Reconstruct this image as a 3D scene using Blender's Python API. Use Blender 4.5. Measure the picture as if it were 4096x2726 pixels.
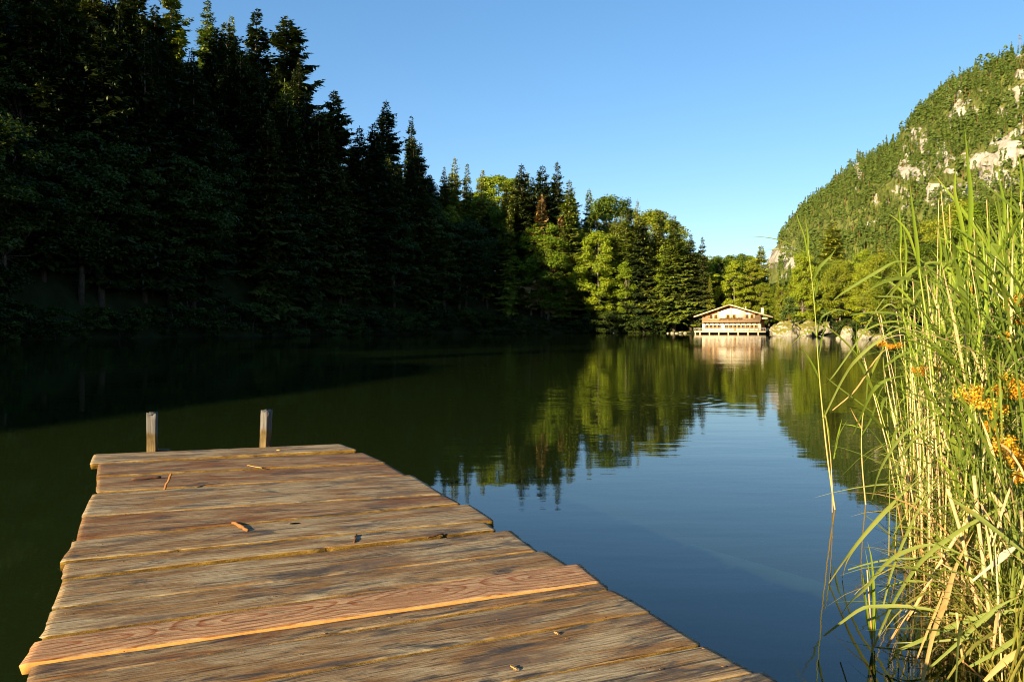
import bpy, math, random
import numpy as np
from mathutils import Vector, Matrix

for _o in list(bpy.data.objects):
    bpy.data.objects.remove(_o)
S = bpy.context.scene
COL = S.collection
R = math.radians
rnd = random.Random(7)

# ------------------------------------------------------------------ camera
CH = 1.8              # lens height above the water
F = 3186.0            # focal length in photo pixels (28 mm on 36 mm)
U0, V0 = 2048.0, 1308.0
cd = bpy.data.cameras.new('camera'); cam = bpy.data.objects.new('camera', cd); COL.objects.link(cam)
cam.location = (0, 0, CH); cam.rotation_euler = (R(90), 0, 0)
cd.sensor_width = 36.0; cd.lens = 28.0
cd.shift_y = -(1363.0 - V0) / 4096.0
cd.clip_start = 0.1; cd.clip_end = 20000
S.camera = cam

# ------------------------------------------------------------------ light
SUN_EL, SUN_AZ = 16.5, 40.0      # light travels towards azimuth 40 deg right of the view
sd = Vector((math.sin(R(SUN_AZ)) * math.cos(R(SUN_EL)), math.cos(R(SUN_AZ)) * math.cos(R(SUN_EL)), -math.sin(R(SUN_EL))))
sl = bpy.data.lights.new('sun', 'SUN'); sun = bpy.data.objects.new('sun', sl); COL.objects.link(sun)
sl.energy = 5.0; sl.angle = R(0.5); sl.color = (1.0, 0.85, 0.55)
sun.rotation_euler = sd.to_track_quat('-Z', 'Y').to_euler()
W = bpy.data.worlds.new('World'); S.world = W; W.use_nodes = True
wn = W.node_tree; bg = wn.nodes['Background']
sky = wn.nodes.new('ShaderNodeTexSky'); sky.sky_type = 'NISHITA'; sky.sun_disc = False
sky.sun_elevation = R(SUN_EL); sky.sun_rotation = R(SUN_AZ + 180)
sky.altitude = 600; sky.air_density = 1.0; sky.dust_density = 0.1; sky.ozone_density = 3.0
hsv = wn.nodes.new('ShaderNodeHueSaturation'); hsv.inputs['Saturation'].default_value = 1.32; hsv.inputs['Hue'].default_value = .5025
gm = wn.nodes.new('ShaderNodeGamma'); gm.inputs[1].default_value = .72; wn.links.new(sky.outputs[0], gm.inputs[0]); wn.links.new(gm.outputs[0], hsv.inputs['Color']); wn.links.new(hsv.outputs[0], bg.inputs[0]); bg.inputs[1].default_value = 0.104
S.view_settings.view_transform = 'Standard'; S.view_settings.look = 'None'
S.view_settings.exposure = 1.58; S.view_settings.gamma = 1.0
S.render.engine = 'CYCLES'
try:
    S.cycles.max_bounces = 6; S.cycles.diffuse_bounces = 2; S.cycles.glossy_bounces = 3
    S.cycles.transparent_max_bounces = 6; S.cycles.transmission_bounces = 2
    S.cycles.filter_width = 1.05
    S.cycles.caustics_reflective = False; S.cycles.caustics_refractive = False
except Exception:
    pass

# ------------------------------------------------------------------ helpers
def at(u, v, Y):                      # point at depth Y seen at photo pixel (u, v)
    return Vector(((u - U0) / F * Y, Y, CH - (v - V0) / F * Y))
def on(u, v, z=0.0):                  # point on the horizontal plane z
    Y = (CH - z) * F / (v - V0)
    return Vector(((u - U0) / F * Y, Y, z))

class MB:
    def __init__(s): s.V = []; s.Fs = []; s.n = 0; s.mi = []; s.cur = 0
    def add(s, verts, faces):
        v = np.asarray(verts, dtype=np.float64).reshape(-1, 3)
        s.V.append(v)
        if isinstance(faces, np.ndarray):
            s.Fs.append(faces + s.n); s.mi += [s.cur]
        else:
            by = {}
            for f in faces: by.setdefault(len(f), []).append(f)
            for k in by: s.Fs.append(np.array(by[k], dtype=np.int64) + s.n); s.mi += [s.cur]
        s.n += len(v)
    def box(s, lo, hi, M=None):
        x0, y0, z0 = lo; x1, y1, z1 = hi
        v = np.array([(x0,y0,z0),(x1,y0,z0),(x1,y1,z0),(x0,y1,z0),(x0,y0,z1),(x1,y0,z1),(x1,y1,z1),(x0,y1,z1)], float)
        if M is not None: v = np.array([M @ Vector(p) for p in v])
        s.add(v, [(0,3,2,1),(4,5,6,7),(0,1,5,4),(1,2,6,5),(2,3,7,6),(3,0,4,7)])
    def prism(s, poly, y0, y1):       # polygon in xz (counter-clockwise seen from -y), between two y
        n = len(poly)
        v = [(x, y0, z) for x, z in poly] + [(x, y1, z) for x, z in poly]
        f = [tuple(range(n)), tuple(range(2*n-1, n-1, -1))]
        f += [(i, i+n, (i+1)%n+n, (i+1)%n) for i in range(n)]
        s.add(v, f)
    def tube(s, pts, rad, k=6, cap=True):
        pts = [Vector(p) for p in pts]; n = len(pts)
        if not hasattr(rad, '__len__'): rad = [rad]*n
        vs = []
        for i, p in enumerate(pts):
            t = (pts[min(i+1, n-1)] - pts[max(i-1, 0)])
            if t.length < 1e-9: t = Vector((0,0,1))
            t.normalize()
            a = Vector((1,0,0)) if abs(t.x) < .8 else Vector((0,1,0))
            a = (a - t*a.dot(t)).normalized(); b = t.cross(a)
            for j in range(k):
                an = 2*math.pi*j/k
                vs.append(p + a*(math.cos(an)*rad[i]) + b*(math.sin(an)*rad[i]))
        fs = [(i*k+j, i*k+(j+1)%k, (i+1)*k+(j+1)%k, (i+1)*k+j) for i in range(n-1) for j in range(k)]
        if cap: fs += [tuple(range(k-1, -1, -1)), tuple((n-1)*k+j for j in range(k))]
        s.add([tuple(v) for v in vs], fs)
    def mesh(s, name, mats, smooth=False):
        me = bpy.data.meshes.new(name)
        V = np.concatenate(s.V) if s.V else np.zeros((0,3))
        me.vertices.add(len(V)); me.vertices.foreach_set('co', V.astype(np.float32).ravel())
        loops = np.concatenate([f.ravel() for f in s.Fs]) if s.Fs else np.zeros(0, int)
        tot = np.concatenate([np.full(len(f), f.shape[1]) for f in s.Fs]) if s.Fs else np.zeros(0, int)
        mi = np.concatenate([np.full(len(f), m) for f, m in zip(s.Fs, s.mi)]) if s.Fs else np.zeros(0, int)
        start = np.concatenate([[0], np.cumsum(tot)[:-1]]) if len(tot) else np.zeros(0, int)
        me.loops.add(len(loops)); me.loops.foreach_set('vertex_index', loops.astype(np.int32))
        me.polygons.add(len(tot))
        me.polygons.foreach_set('loop_start', start.astype(np.int32))
        me.polygons.foreach_set('loop_total', tot.astype(np.int32))
        me.polygons.foreach_set('material_index', mi.astype(np.int32))
        if smooth: me.polygons.foreach_set('use_smooth', np.ones(len(tot), bool))
        if not isinstance(mats, (list, tuple)): mats = [mats]
        for m in mats: me.materials.append(m)
        me.update(calc_edges=True); me.validate()
        return me
    def build(s, name, mats, parent=None, smooth=False):
        return link(name, s.mesh(name, mats, smooth), parent)

def link(name, me, parent=None):
    o = bpy.data.objects.new(name, me); COL.objects.link(o)
    if parent is not None: o.parent = parent
    return o
def tag(o, label=None, cat=None, group=None, kind=None):
    if label: o['label'] = label
    if cat: o['category'] = cat
    if group: o['group'] = group
    if kind: o['kind'] = kind
    return o
def empty(name, loc=(0,0,0), rz=0.0, label=None, cat=None, group=None):
    o = bpy.data.objects.new(name, None); COL.objects.link(o)
    o.location = loc; o.rotation_euler = (0, 0, rz); o.empty_display_size = .2
    return tag(o, label, cat, group)

# ------------------------------------------------------------------ materials
class NT:
    def __init__(s, name):
        s.m = bpy.data.materials.new(name); s.m.use_nodes = True
        s.t = s.m.node_tree; s.t.nodes.clear()
        s.out = s.t.nodes.new('ShaderNodeOutputMaterial')
    def n(s, typ, **kw):
        nd = s.t.nodes.new('ShaderNode' + typ)
        for k, v in kw.items():
            if k.startswith('i_'):
                key = k[2:]
                key = int(key) if key.isdigit() else key.replace('_', ' ')
                s.set(nd.inputs[key], v)
            else: setattr(nd, k, v)
        return nd
    def set(s, inp, v):
        if isinstance(v, bpy.types.NodeSocket): s.t.links.new(v, inp)
        elif hasattr(v, 'outputs'): s.t.links.new(v.outputs[0], inp)
        else: inp.default_value = v
    def math(s, op, a, b=None, c=None):
        nd = s.n('Math', operation=op); s.set(nd.inputs[0], a)
        if b is not None: s.set(nd.inputs[1], b)
        if c is not None: s.set(nd.inputs[2], c)
        return nd.outputs[0]
    def mix(s, f, a, b, mode='MIX'):
        nd = s.n('MixRGB', blend_type=mode); s.set(nd.inputs[0], f); s.set(nd.inputs[1], a); s.set(nd.inputs[2], b)
        return nd.outputs[0]
    def ramp(s, f, stops, interp='LINEAR'):
        nd = s.n('ValToRGB'); cr = nd.color_ramp; cr.interpolation = interp
        cr.elements.remove(cr.elements[1])
        for k, (p, c) in enumerate(stops):
            e = cr.elements[0] if k == 0 else cr.elements.new(p)
            e.position = p; e.color = c if len(c) == 4 else (*c, 1)
        s.set(nd.inputs[0], f); return nd.outputs[0]
    def map(s, vec, scale=(1,1,1), loc=(0,0,0), rot=(0,0,0)):
        nd = s.n('Mapping'); s.set(nd.inputs[0], vec); nd.inputs['Scale'].default_value = scale
        nd.inputs['Location'].default_value = loc; nd.inputs['Rotation'].default_value = rot
        return nd.outputs[0]
    def noise(s, vec, scale=1.0, detail=4.0, rough=.55, dist=0.0, col=False):
        nd = s.n('TexNoise'); s.set(nd.inputs['Vector'], vec); s.set(nd.inputs['Scale'], scale)
        s.set(nd.inputs['Detail'], detail); s.set(nd.inputs['Roughness'], rough); s.set(nd.inputs['Distortion'], dist)
        return nd.outputs[1 if col else 0]
    def obj(s): return s.n('TexCoord').outputs['Object']
    def rnd(s): return s.n('ObjectInfo').outputs['Random']
    def done(s, shader):
        s.t.links.new(shader.outputs[0] if hasattr(shader, 'outputs') else shader, s.out.inputs[0]); return s.m
    def bsdf(s, col, rough=.7, spec=.3, bump=None, bstr=.3, bdist=.01):
        p = s.n('BsdfPrincipled'); s.set(p.inputs['Base Color'], col if not (isinstance(col, tuple) and len(col)==3) else (*col,1))
        s.set(p.inputs['Roughness'], rough); s.set(p.inputs['Specular IOR Level'], spec)
        if bump is not None:
            b = s.n('Bump'); s.set(b.inputs['Height'], bump); b.inputs['Strength'].default_value = bstr; b.inputs['Distance'].default_value = bdist
            s.t.links.new(b.outputs[0], p.inputs['Normal'])
        return p

def plain(name, col, rough=.7, spec=.3, var=.25, nscale=8.0, bstr=.2, bdist=.01):
    T = NT(name); v = T.noise(T.obj(), nscale, 5)
    c = T.mix(v, (*[x*(1-var) for x in col],1), (*[min(1,x*(1+var)) for x in col],1))
    return T.done(T.bsdf(c, rough, spec, v, bstr, bdist))

def foliage(name, stops, trans=.3, tcol=1.6, rough=.55, spec=.25):
    """leaf stuff: colour per leaf cluster and per plant"""
    T = NT(name)
    isl = T.n('NewGeometry').outputs['Random Per Island']
    orn = T.rnd()
    big = T.noise(T.obj(), .55, 2)
    f = T.math('ADD', T.math('MULTIPLY', isl, .45), T.math('MULTIPLY', big, .55))
    f = T.math('ADD', f, T.math('MULTIPLY', T.math('SUBTRACT', orn, .5), .5))
    c = T.ramp(f, stops)
    p = T.bsdf(c, rough, spec)
    tr = T.n('BsdfTranslucent'); T.set(tr.inputs[0], T.mix(1.0, c, (tcol, tcol*1.05, tcol*.55, 1), 'MULTIPLY'))
    mx = T.n('MixShader'); mx.inputs[0].default_value = trans
    T.t.links.new(p.outputs[0], mx.inputs[1]); T.t.links.new(tr.outputs[0], mx.inputs[2])
    return T.done(mx)

M = {}
M['needle'] = foliage('spruce_needles', [(.1,(.012,.025,.006)),(.5,(.036,.050,.009)),(.95,(.095,.098,.014))], .12)  # darkened: shade of the left wood is partly put into this colour
M['needle_sun_tint'] = foliage('spruce_needles_sun_tint', [(.1,(.055,.088,.012)),(.5,(.165,.19,.019)),(.95,(.33,.31,.033))], .18)  # sunlight on the lit crowns is painted into this yellow colour
M['needle_brown'] = foliage('dying_needles', [(.1,(.08,.05,.015)),(.5,(.17,.10,.03)),(.95,(.25,.15,.05))], .1)
M['leaf'] = foliage('broad_leaves', [(.1,(.014,.030,.005)),(.5,(.038,.062,.008)),(.95,(.09,.105,.014))], .3)  # darkened so the colour adds painted shade to the left wood's beeches
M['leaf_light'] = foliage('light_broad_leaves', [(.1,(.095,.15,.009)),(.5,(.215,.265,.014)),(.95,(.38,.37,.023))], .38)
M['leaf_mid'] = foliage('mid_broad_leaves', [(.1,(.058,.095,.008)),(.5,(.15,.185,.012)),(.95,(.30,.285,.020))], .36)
M['pine'] = foliage('pine_needles', [(.1,(.04,.07,.012)),(.5,(.09,.12,.018)),(.95,(.17,.17,.03))], .15)
M['far_trees'] = foliage('far_tree_crowns', [(.1,(.050,.085,.016)),(.5,(.085,.122,.020)),(.95,(.14,.158,.028))], .25)

def bark_mat(name, a, b):
    T = NT(name); o = T.obj()
    v = T.noise(T.map(o, (6,6,1.2)), 2.0, 6, .65)
    return T.done(T.bsdf(T.ramp(v, [(.3,a),(.7,b)]), .9, .1, v, .6, .05))
M['bark'] = bark_mat('spruce_bark', (.045,.030,.020), (.16,.11,.075))
M['bark_pale'] = bark_mat('pale_bark', (.09,.07,.05), (.24,.19,.13))
M['bark_red'] = bark_mat('pine_bark', (.10,.05,.025), (.28,.14,.07))

def water_mat():
    T = NT('lake_water'); g = T.obj()
    patch = T.ramp(T.noise(T.map(g, (.012,.03,1)), 1.0, 3, .6), [(.36,(.12,)*3),(.68,(1,)*3)])
    a = T.noise(T.map(g, (.55,1.7,1), rot=(0,0,R(8))), 1.0, 2, .5)
    b = T.noise(T.map(g, (2.0,6.5,1), rot=(0,0,R(-6))), 1.0, 3, .55)
    c = T.noise(T.map(g, (.10,.26,1)), 1.0, 2, .5)
    h = T.math('ADD', T.math('MULTIPLY', T.math('MULTIPLY', a, patch), .0085), T.math('MULTIPLY', T.math('MULTIPLY', b, patch), .0018))
    h = T.math('ADD', h, T.math('MULTIPLY', c, .010))
    # a few rings where fish have risen
    pos = T.n('SeparateXYZ', i_0=g)
    for (u, v, rad, amp) in ((2622,1598,1.2,.0012), (2345,1592,2.2,.0008)):
        p = on(u, v)
        dx = T.math('SUBTRACT', pos.outputs[0], p.x); dy = T.math('SUBTRACT', pos.outputs[1], p.y)
        r = T.math('SQRT', T.math('ADD', T.math('MULTIPLY', dx, dx), T.math('MULTIPLY', dy, dy)))
        e = T.math('EXPONENT', T.math('MULTIPLY', T.math('POWER', T.math('DIVIDE', T.math('SUBTRACT', r, rad), rad*.45), 2.0), -1.0))
        w = T.math('MULTIPLY', T.math('SINE', T.math('MULTIPLY', r, 16.0)), e)
        h = T.math('ADD', h, T.math('MULTIPLY', w, amp))
    bmp = T.n('Bump', i_Height=h); bmp.inputs['Strength'].default_value = 1.0; bmp.inputs['Distance'].default_value = 1.0
    murk = T.mix(T.noise(T.map(g, (.05,.05,1)), 1.0, 2), (.018,.031,.007,1), (.028,.042,.010,1))
    df = T.n('BsdfDiffuse', i_Color=murk)
    tp = T.n('BsdfTransparent'); tp.inputs[0].default_value = (.90,.93,.66,1)
    m1 = T.n('MixShader'); m1.inputs[0].default_value = .55
    T.t.links.new(df.outputs[0], m1.inputs[1]); T.t.links.new(tp.outputs[0], m1.inputs[2])
    gl = T.n('BsdfGlossy'); gl.inputs['Roughness'].default_value = .02; T.t.links.new(bmp.outputs[0], gl.inputs['Normal'])
    fr = T.n('Fresnel'); fr.inputs[0].default_value = 1.52; T.t.links.new(bmp.outputs[0], fr.inputs['Normal'])
    m2 = T.n('MixShader'); T.t.links.new(fr.outputs[0], m2.inputs[0])
    T.t.links.new(m1.outputs[0], m2.inputs[1]); T.t.links.new(gl.outputs[0], m2.inputs[2])
    return T.done(m2)
M['water'] = water_mat()

def ground_mat():
    T = NT('forest_floor'); o = T.obj()
    v = T.noise(o, .35, 6, .6); w = T.noise(o, 3.0, 5, .6)
    c = T.ramp(v, [(.3,(.012,.014,.006)),(.55,(.026,.029,.010)),(.8,(.055,.045,.022))])
    c = T.mix(T.math('MULTIPLY', w, .5), c, (.018,.024,.007,1))
    return T.done(T.bsdf(c, .95, .05, w, .6, .3))
M['ground'] = ground_mat()

def rock_mat(name, pale=(.34,.29,.215), dark=(.15,.13,.10), moss=(.10,.11,.018), sc=1.0, mossz=.30):
    T = NT(name); o = T.obj(); nrm = T.n('NewGeometry').outputs['Normal']
    v = T.noise(o, 1.1*sc, 9, .68, .5)
    crack = T.n('TexVoronoi', feature='DISTANCE_TO_EDGE'); T.set(crack.inputs['Vector'], T.mix(.25, o, T.noise(o, 1.5*sc, 3, col=True)))
    crack.inputs['Scale'].default_value = 1.0*sc
    c = T.ramp(v, [(.30,dark),(.48,pale),(.75,tuple(min(1,x*1.25) for x in pale))])
    ck = T.ramp(crack.outputs[0], [(.0,(0,0,0)),(.05,(1,1,1))])
    c = T.mix(T.math('SUBTRACT', .55, T.math('MULTIPLY', ck, .55)), c, (.08,.065,.045,1))
    nz = T.n('SeparateXYZ', i_0=nrm).outputs[2]
    mm = T.math('ADD', nz, T.math('MULTIPLY', T.math('SUBTRACT', T.noise(o, 1.6*sc, 6, .65), .5), 3.2))
    mk = T.ramp(mm, [(mossz,(0,0,0)),(mossz+.18,(1,1,1))])
    mc = T.mix(T.noise(o, 5*sc, 4), (*moss,1), (.20,.15,.03,1))
    c = T.mix(mk, c, mc)
    return T.done(T.bsdf(c, .92, .12, v, .8, .25/sc))
M['rock'] = rock_mat('limestone')

# ------------------------------------------------------------------ lake outline and terrain
LAKE = np.array([(-66,10),(-72,60),(-70,109),(-60,140),(-44,179),(-27,212),(-8,238),(10,240),(29,237),(44,232),(50,223),(70,224),(75,207),
                 (74,192),(66,172),(61,140),(54.5,124),(56,108),(45,80),(28,45),(14,23),(7.5,13),(4.6,8),(3.3,4.6),(2.4,1),(1.2,-3),(-10,-9),(-40,-14)], float)
def lake_dist(x, y):                  # metres inland (negative: in the lake)
    x = np.asarray(x, float); y = np.asarray(y, float)
    best = np.full(x.shape, 1e9); inside = np.zeros(x.shape, bool)
    n = len(LAKE)
    for i in range(n):
        ax, ay = LAKE[i]; bx, by = LAKE[(i+1) % n]
        ex, ey = bx-ax, by-ay
        t = np.clip(((x-ax)*ex + (y-ay)*ey)/(ex*ex+ey*ey), 0, 1)
        best = np.minimum(best, np.hypot(x-ax-t*ex, y-ay-t*ey))
        c = (ay > y) != (by > y)
        xi = ax + (y-ay)/(by-ay if by != ay else 1e-9)*ex
        inside ^= c & (x < xi)
    return np.where(inside, -best, best)
def sstep(a, b, x):
    t = np.clip((x-a)/(b-a), 0, 1); return t*t*(3-2*t)
def height(x, y):
    x = np.asarray(x, float); y = np.asarray(y, float)
    d = lake_dist(x, y)
    k = sstep(0, 120, y)
    x0 = -25 + k*70; x1 = -60 + k*45
    wl = sstep(0, 1, (x0-x)/(x0-x1)) * sstep(-62, -28, y)
    cap = 58 - 36*sstep(150, 265, y) - 22*sstep(75, 10, y)
    dp = np.maximum(d, 0)
    hl = cap*(1-np.exp(-1.85*dp/cap))
    hr = np.minimum(.10*dp, 14) + .25
    z = wl*hl + (1-wl)*hr*np.minimum(1, .25+dp*.3)
    bump = .5*np.sin(x*.31+1.3*np.sin(y*.17)) + .4*np.sin(y*.27+x*.11)
    z = z + bump*np.clip(dp*.06, 0, 1.2)
    return np.where(d < 0, np.maximum(-2.6, .45*d), z)
def hz(x, y): return float(height(np.array([x]), np.array([y]))[0])
def ld(x, y): return float(lake_dist(np.array([x]), np.array([y]))[0])

def grid_mesh(X, Y, Z):
    ny, nx = Z.shape
    idx = np.arange(nx*ny).reshape(ny, nx)
    f = np.stack([idx[:-1,:-1].ravel(), idx[:-1,1:].ravel(), idx[1:,1:].ravel(), idx[1:,:-1].ravel()], 1)
    m = MB(); m.add(np.stack([X.ravel(), Y.ravel(), Z.ravel()], 1), f); return m
gx = np.concatenate([[-9000,-4000,-1800,-900,-500,-350,-260,-210], np.arange(-180,181,2.4), [210,260,350,500,900,1800,4000,9000]])
gy = np.concatenate([[-9000,-3000,-1200,-600,-300,-200,-150], np.arange(-120,330,2.4), [360,420,520,700,1000,1600,3000,6000,12000]])
GX, GY = np.meshgrid(gx, gy)
tag(grid_mesh(GX, GY, height(GX, GY)).build('ground', M['ground'], None, True), kind='structure')
wm = MB(); wm.add([(-400,-60,0),(400,-60,0),(400,420,0),(-400,420,0)], [(0,1,2,3)])
tag(wm.build('water', M['water']), kind='structure')

# ------------------------------------------------------------------ dock
ZD = 0.8
def wood_mat(name, pale, brown, dark, ringcol, ringamt, stain=.55, moss=.0, rf=70.0):
    T = NT(name); o = T.obj(); rv = T.rnd()
    off = T.n('CombineXYZ'); T.set(off.inputs[0], T.math('MULTIPLY', rv, 37.0)); T.set(off.inputs[1], 0.0); T.set(off.inputs[2], T.math('MULTIPLY', rv, 91.0))
    va = T.n('VectorMath', operation='ADD'); T.set(va.inputs[0], o); T.set(va.inputs[1], off); q = va.outputs[0]
    xyz = T.n('SeparateXYZ', i_0=q)
    wob = T.noise(T.map(q, (1.3,1.5,1)), 1.0, 3)
    wob2 = T.noise(T.map(q, (2.1,4.0,1), loc=(5,9,2)), 1.0, 3)
    cy = T.math('ADD', T.math('SUBTRACT', xyz.outputs[1], .06), T.math('MULTIPLY', T.math('SUBTRACT', wob, .5), .22))
    cz = T.math('ADD', .015, T.math('MULTIPLY', T.math('ABSOLUTE', T.math('SUBTRACT', wob2, .5)), .42))
    if rf < 60:        # flat sawn board: ovals and cathedral arches around its heart
        cy = T.math('ADD', T.math('SUBTRACT', T.n('SeparateXYZ', i_0=o).outputs[1], .022), T.math('MULTIPLY', T.math('SUBTRACT', wob, .5), .07))
        px_ = T.math('ADD', T.math('MULTIPLY', T.n('SeparateXYZ', i_0=o).outputs[0], 1.75), T.math('MULTIPLY', wob2, .7))
        cz = T.math('ADD', .004, T.math('MULTIPLY', T.math('ABSOLUTE', T.math('SUBTRACT', T.math('FRACT', px_), .5)), .17))
    r = T.math('SQRT', T.math('ADD', T.math('MULTIPLY', cy, cy), T.math('MULTIPLY', cz, cz)))
    ring = T.math('FRACT', T.math('MULTIPLY', r, rf))
    ring = T.ramp(ring, [(.0,(0,0,0)),(.55,(.15,)*3),(.86,(1,)*3),(.98,(0,0,0))])
    fine = T.noise(T.map(q, (9.0,120,20)), 1.0, 5, .68)
    fine2 = T.noise(T.map(q, (6.5,52,8)), 1.0, 6, .68)
    patch = T.noise(T.map(q, (1.9,7.5,3)), 1.0, 7, .64, .9)
    patch2 = T.noise(T.map(q, (2.6,11.0,3), loc=(3,7,1)), 1.0, 7, .68, .8)
    c = T.mix(T.ramp(patch, [(.40,(0,0,0)),(.60,(1,1,1))]), (*pale,1), (*brown,1))
    c = T.mix(T.math('MULTIPLY', T.ramp(fine2, [(.42,(0,0,0)),(.7,(1,1,1))]), .42), c, (*[b*.62 for b in brown],1))
    c = T.mix(T.math('MULTIPLY', ring, ringamt), c, (*ringcol,1))
    dk = T.ramp(patch2, [(.52,(0,0,0)),(.60,(1,1,1))])
    dk = T.math('MULTIPLY', dk, T.ramp(fine2, [(.25,(.35,)*3),(.6,(1,)*3)]))
    c = T.mix(T.math('MULTIPLY', dk, stain), c, (*dark,1))
    gr = T.ramp(fine, [(.32,(.30,.25,.21)),(.5,(1,1,1)),(.68,(1.4,1.36,1.28))])
    c = T.mix(1.0, c, gr, 'MULTIPLY')
    crk = T.ramp(T.noise(T.map(q, (.9,60,9), loc=(1,2,3)), 1.0, 3, .5), [(.31,(1,1,1)),(.36,(0,0,0))])
    c = T.mix(T.math('MULTIPLY', crk, .75), c, (.02,.014,.009,1))
    vv = T.n('TexVoronoi', voronoi_dimensions='2D'); T.set(vv.inputs['Vector'], T.map(T.mix(.04, q, T.noise(q, 9.0, 3, col=True)), (.95,3.1,1))); vv.inputs['Scale'].default_value = 1.0
    kn = T.ramp(vv.outputs[0], [(.045,(1,1,1)),(.075,(.3,.3,.3)),(.11,(.8,.8,.8)),(.19,(0,0,0))])
    kc = T.mix(kn, c, (*[d*.9+.4*b for d, b in zip(dark, brown)],1))
    c = T.mix(1.0, c, kc)
    spots = T.ramp(T.noise(T.map(q, (14,30,14)), 1.0, 4, .7), [(.64,(0,0,0)),(.69,(1,1,1))])
    c = T.mix(T.math('MULTIPLY', spots, .6), c, (.035,.022,.012,1))
    b = T.math('ADD', T.math('MULTIPLY', fine, .5), T.math('SUBTRACT', T.math('MULTIPLY', fine2, .9), T.math('MULTIPLY', crk, .9)))
    return T.done(T.bsdf(c, .72, .28, b, .8, .006))
M['wood_grey'] = wood_mat('weathered_wood', (.325,.245,.140), (.195,.098,.030), (.036,.033,.032), (.085,.046,.018), .20, .95)
M['wood_brown'] = wood_mat('weathered_brown_wood', (.260,.170,.082), (.160,.060,.013), (.030,.025,.023), (.08,.036,.012), .20, .95)
M['wood_new'] = wood_mat('fresh_larch_wood', (.40,.235,.120), (.37,.20,.090), (.14,.055,.02), (.22,.062,.012), 1.0, .12, rf=36.0)
def edge_mat():
    T = NT('mossy_plank_edge'); o = T.obj(); v = T.noise(T.map(o, (10,40,40)), 1.0, 6, .7)
    return T.done(T.bsdf(T.ramp(v, [(.3,(.035,.020,.006)),(.5,(.16,.085,.016)),(.72,(.30,.18,.035))]), .95, .05, v, 1.0, .02))
M['edge'] = edge_mat()
M['edge_new'] = plain('fresh_plank_edge', (.52,.24,.055), .8, .2, .35, 30)
M['beam'] = plain('old_beam_wood', (.10,.075,.05), .9, .1, .5, 12)
M['hole'] = plain('painted_hole_shade', (.006,.005,.004), 1, 0)

dock = empty('wooden_dock', (0, 3, 0), 0, 'weathered plank dock running out over the lake in the foreground', 'dock')
def DP(u, v): return on(u, v, ZD)
# far-left, far-right, near-right, near-left corner of every plank in photo pixels
PL = [((377,1813),(1362,1772),(1426,1793),(361,1849)),
      ((394,1853),(1457,1809),(1541,1846),(388,1901)),
      ((388,1905),(1545,1850),(1619,1893),(386,1962)),
      ((371,1975),(1649,1899),(1771,1975),(330,2064)),
      ((329,2068),(1780,1979),(1838,2011),(305,2158)),
      ((292,2162),(1880,2015),(1974,2077),(244,2242)),
      ((261,2251),(1943,2086),(1984,2114),(247,2310)),
      ((254,2317),(2043,2116),(2147,2194),(211,2422)),
      ((207,2431),(2181,2196),(2276,2255),(162,2536)),
      ((146,2564),(2319,2254),(2402,2324),(81,2656)),
      ((126,2662),(2412,2329),(2437,2351),(104,2730)),
      ((88,2736),(2453,2356),(2601,2439),(40,2885)),
      ((34,2895),(2607,2444),(2803,2568),(-40,3110))]
quads = [[DP(*c) for c in q] for q in PL]
# carry the deck on towards the bank behind the camera
q = quads[-1]; fl, fr = q[3].copy(), q[2].copy()
ax = (quads[-1][3]-quads[0][0]).normalized()
axr = (quads[-1][2]-quads[0][1]).normalized(); axm = (ax+axr).normalized()
ks = random.Random(3)
for i in range(18):
    w = ks.uniform(.19, .29); g = ks.uniform(.006, .018)
    jl, jr = ks.uniform(-.05,.05), ks.uniform(-.05,.05)
    al = (fr-fl).normalized()
    a0 = fl + axm*g + al*jl; b0 = fr + axm*g + al*jr
    a1 = a0 + axm*w; b1 = b0 + axm*w
    quads.append([a0, b0, b1, a1]); fl, fr = a1 - al*jl, b1 - al*jr

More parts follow.
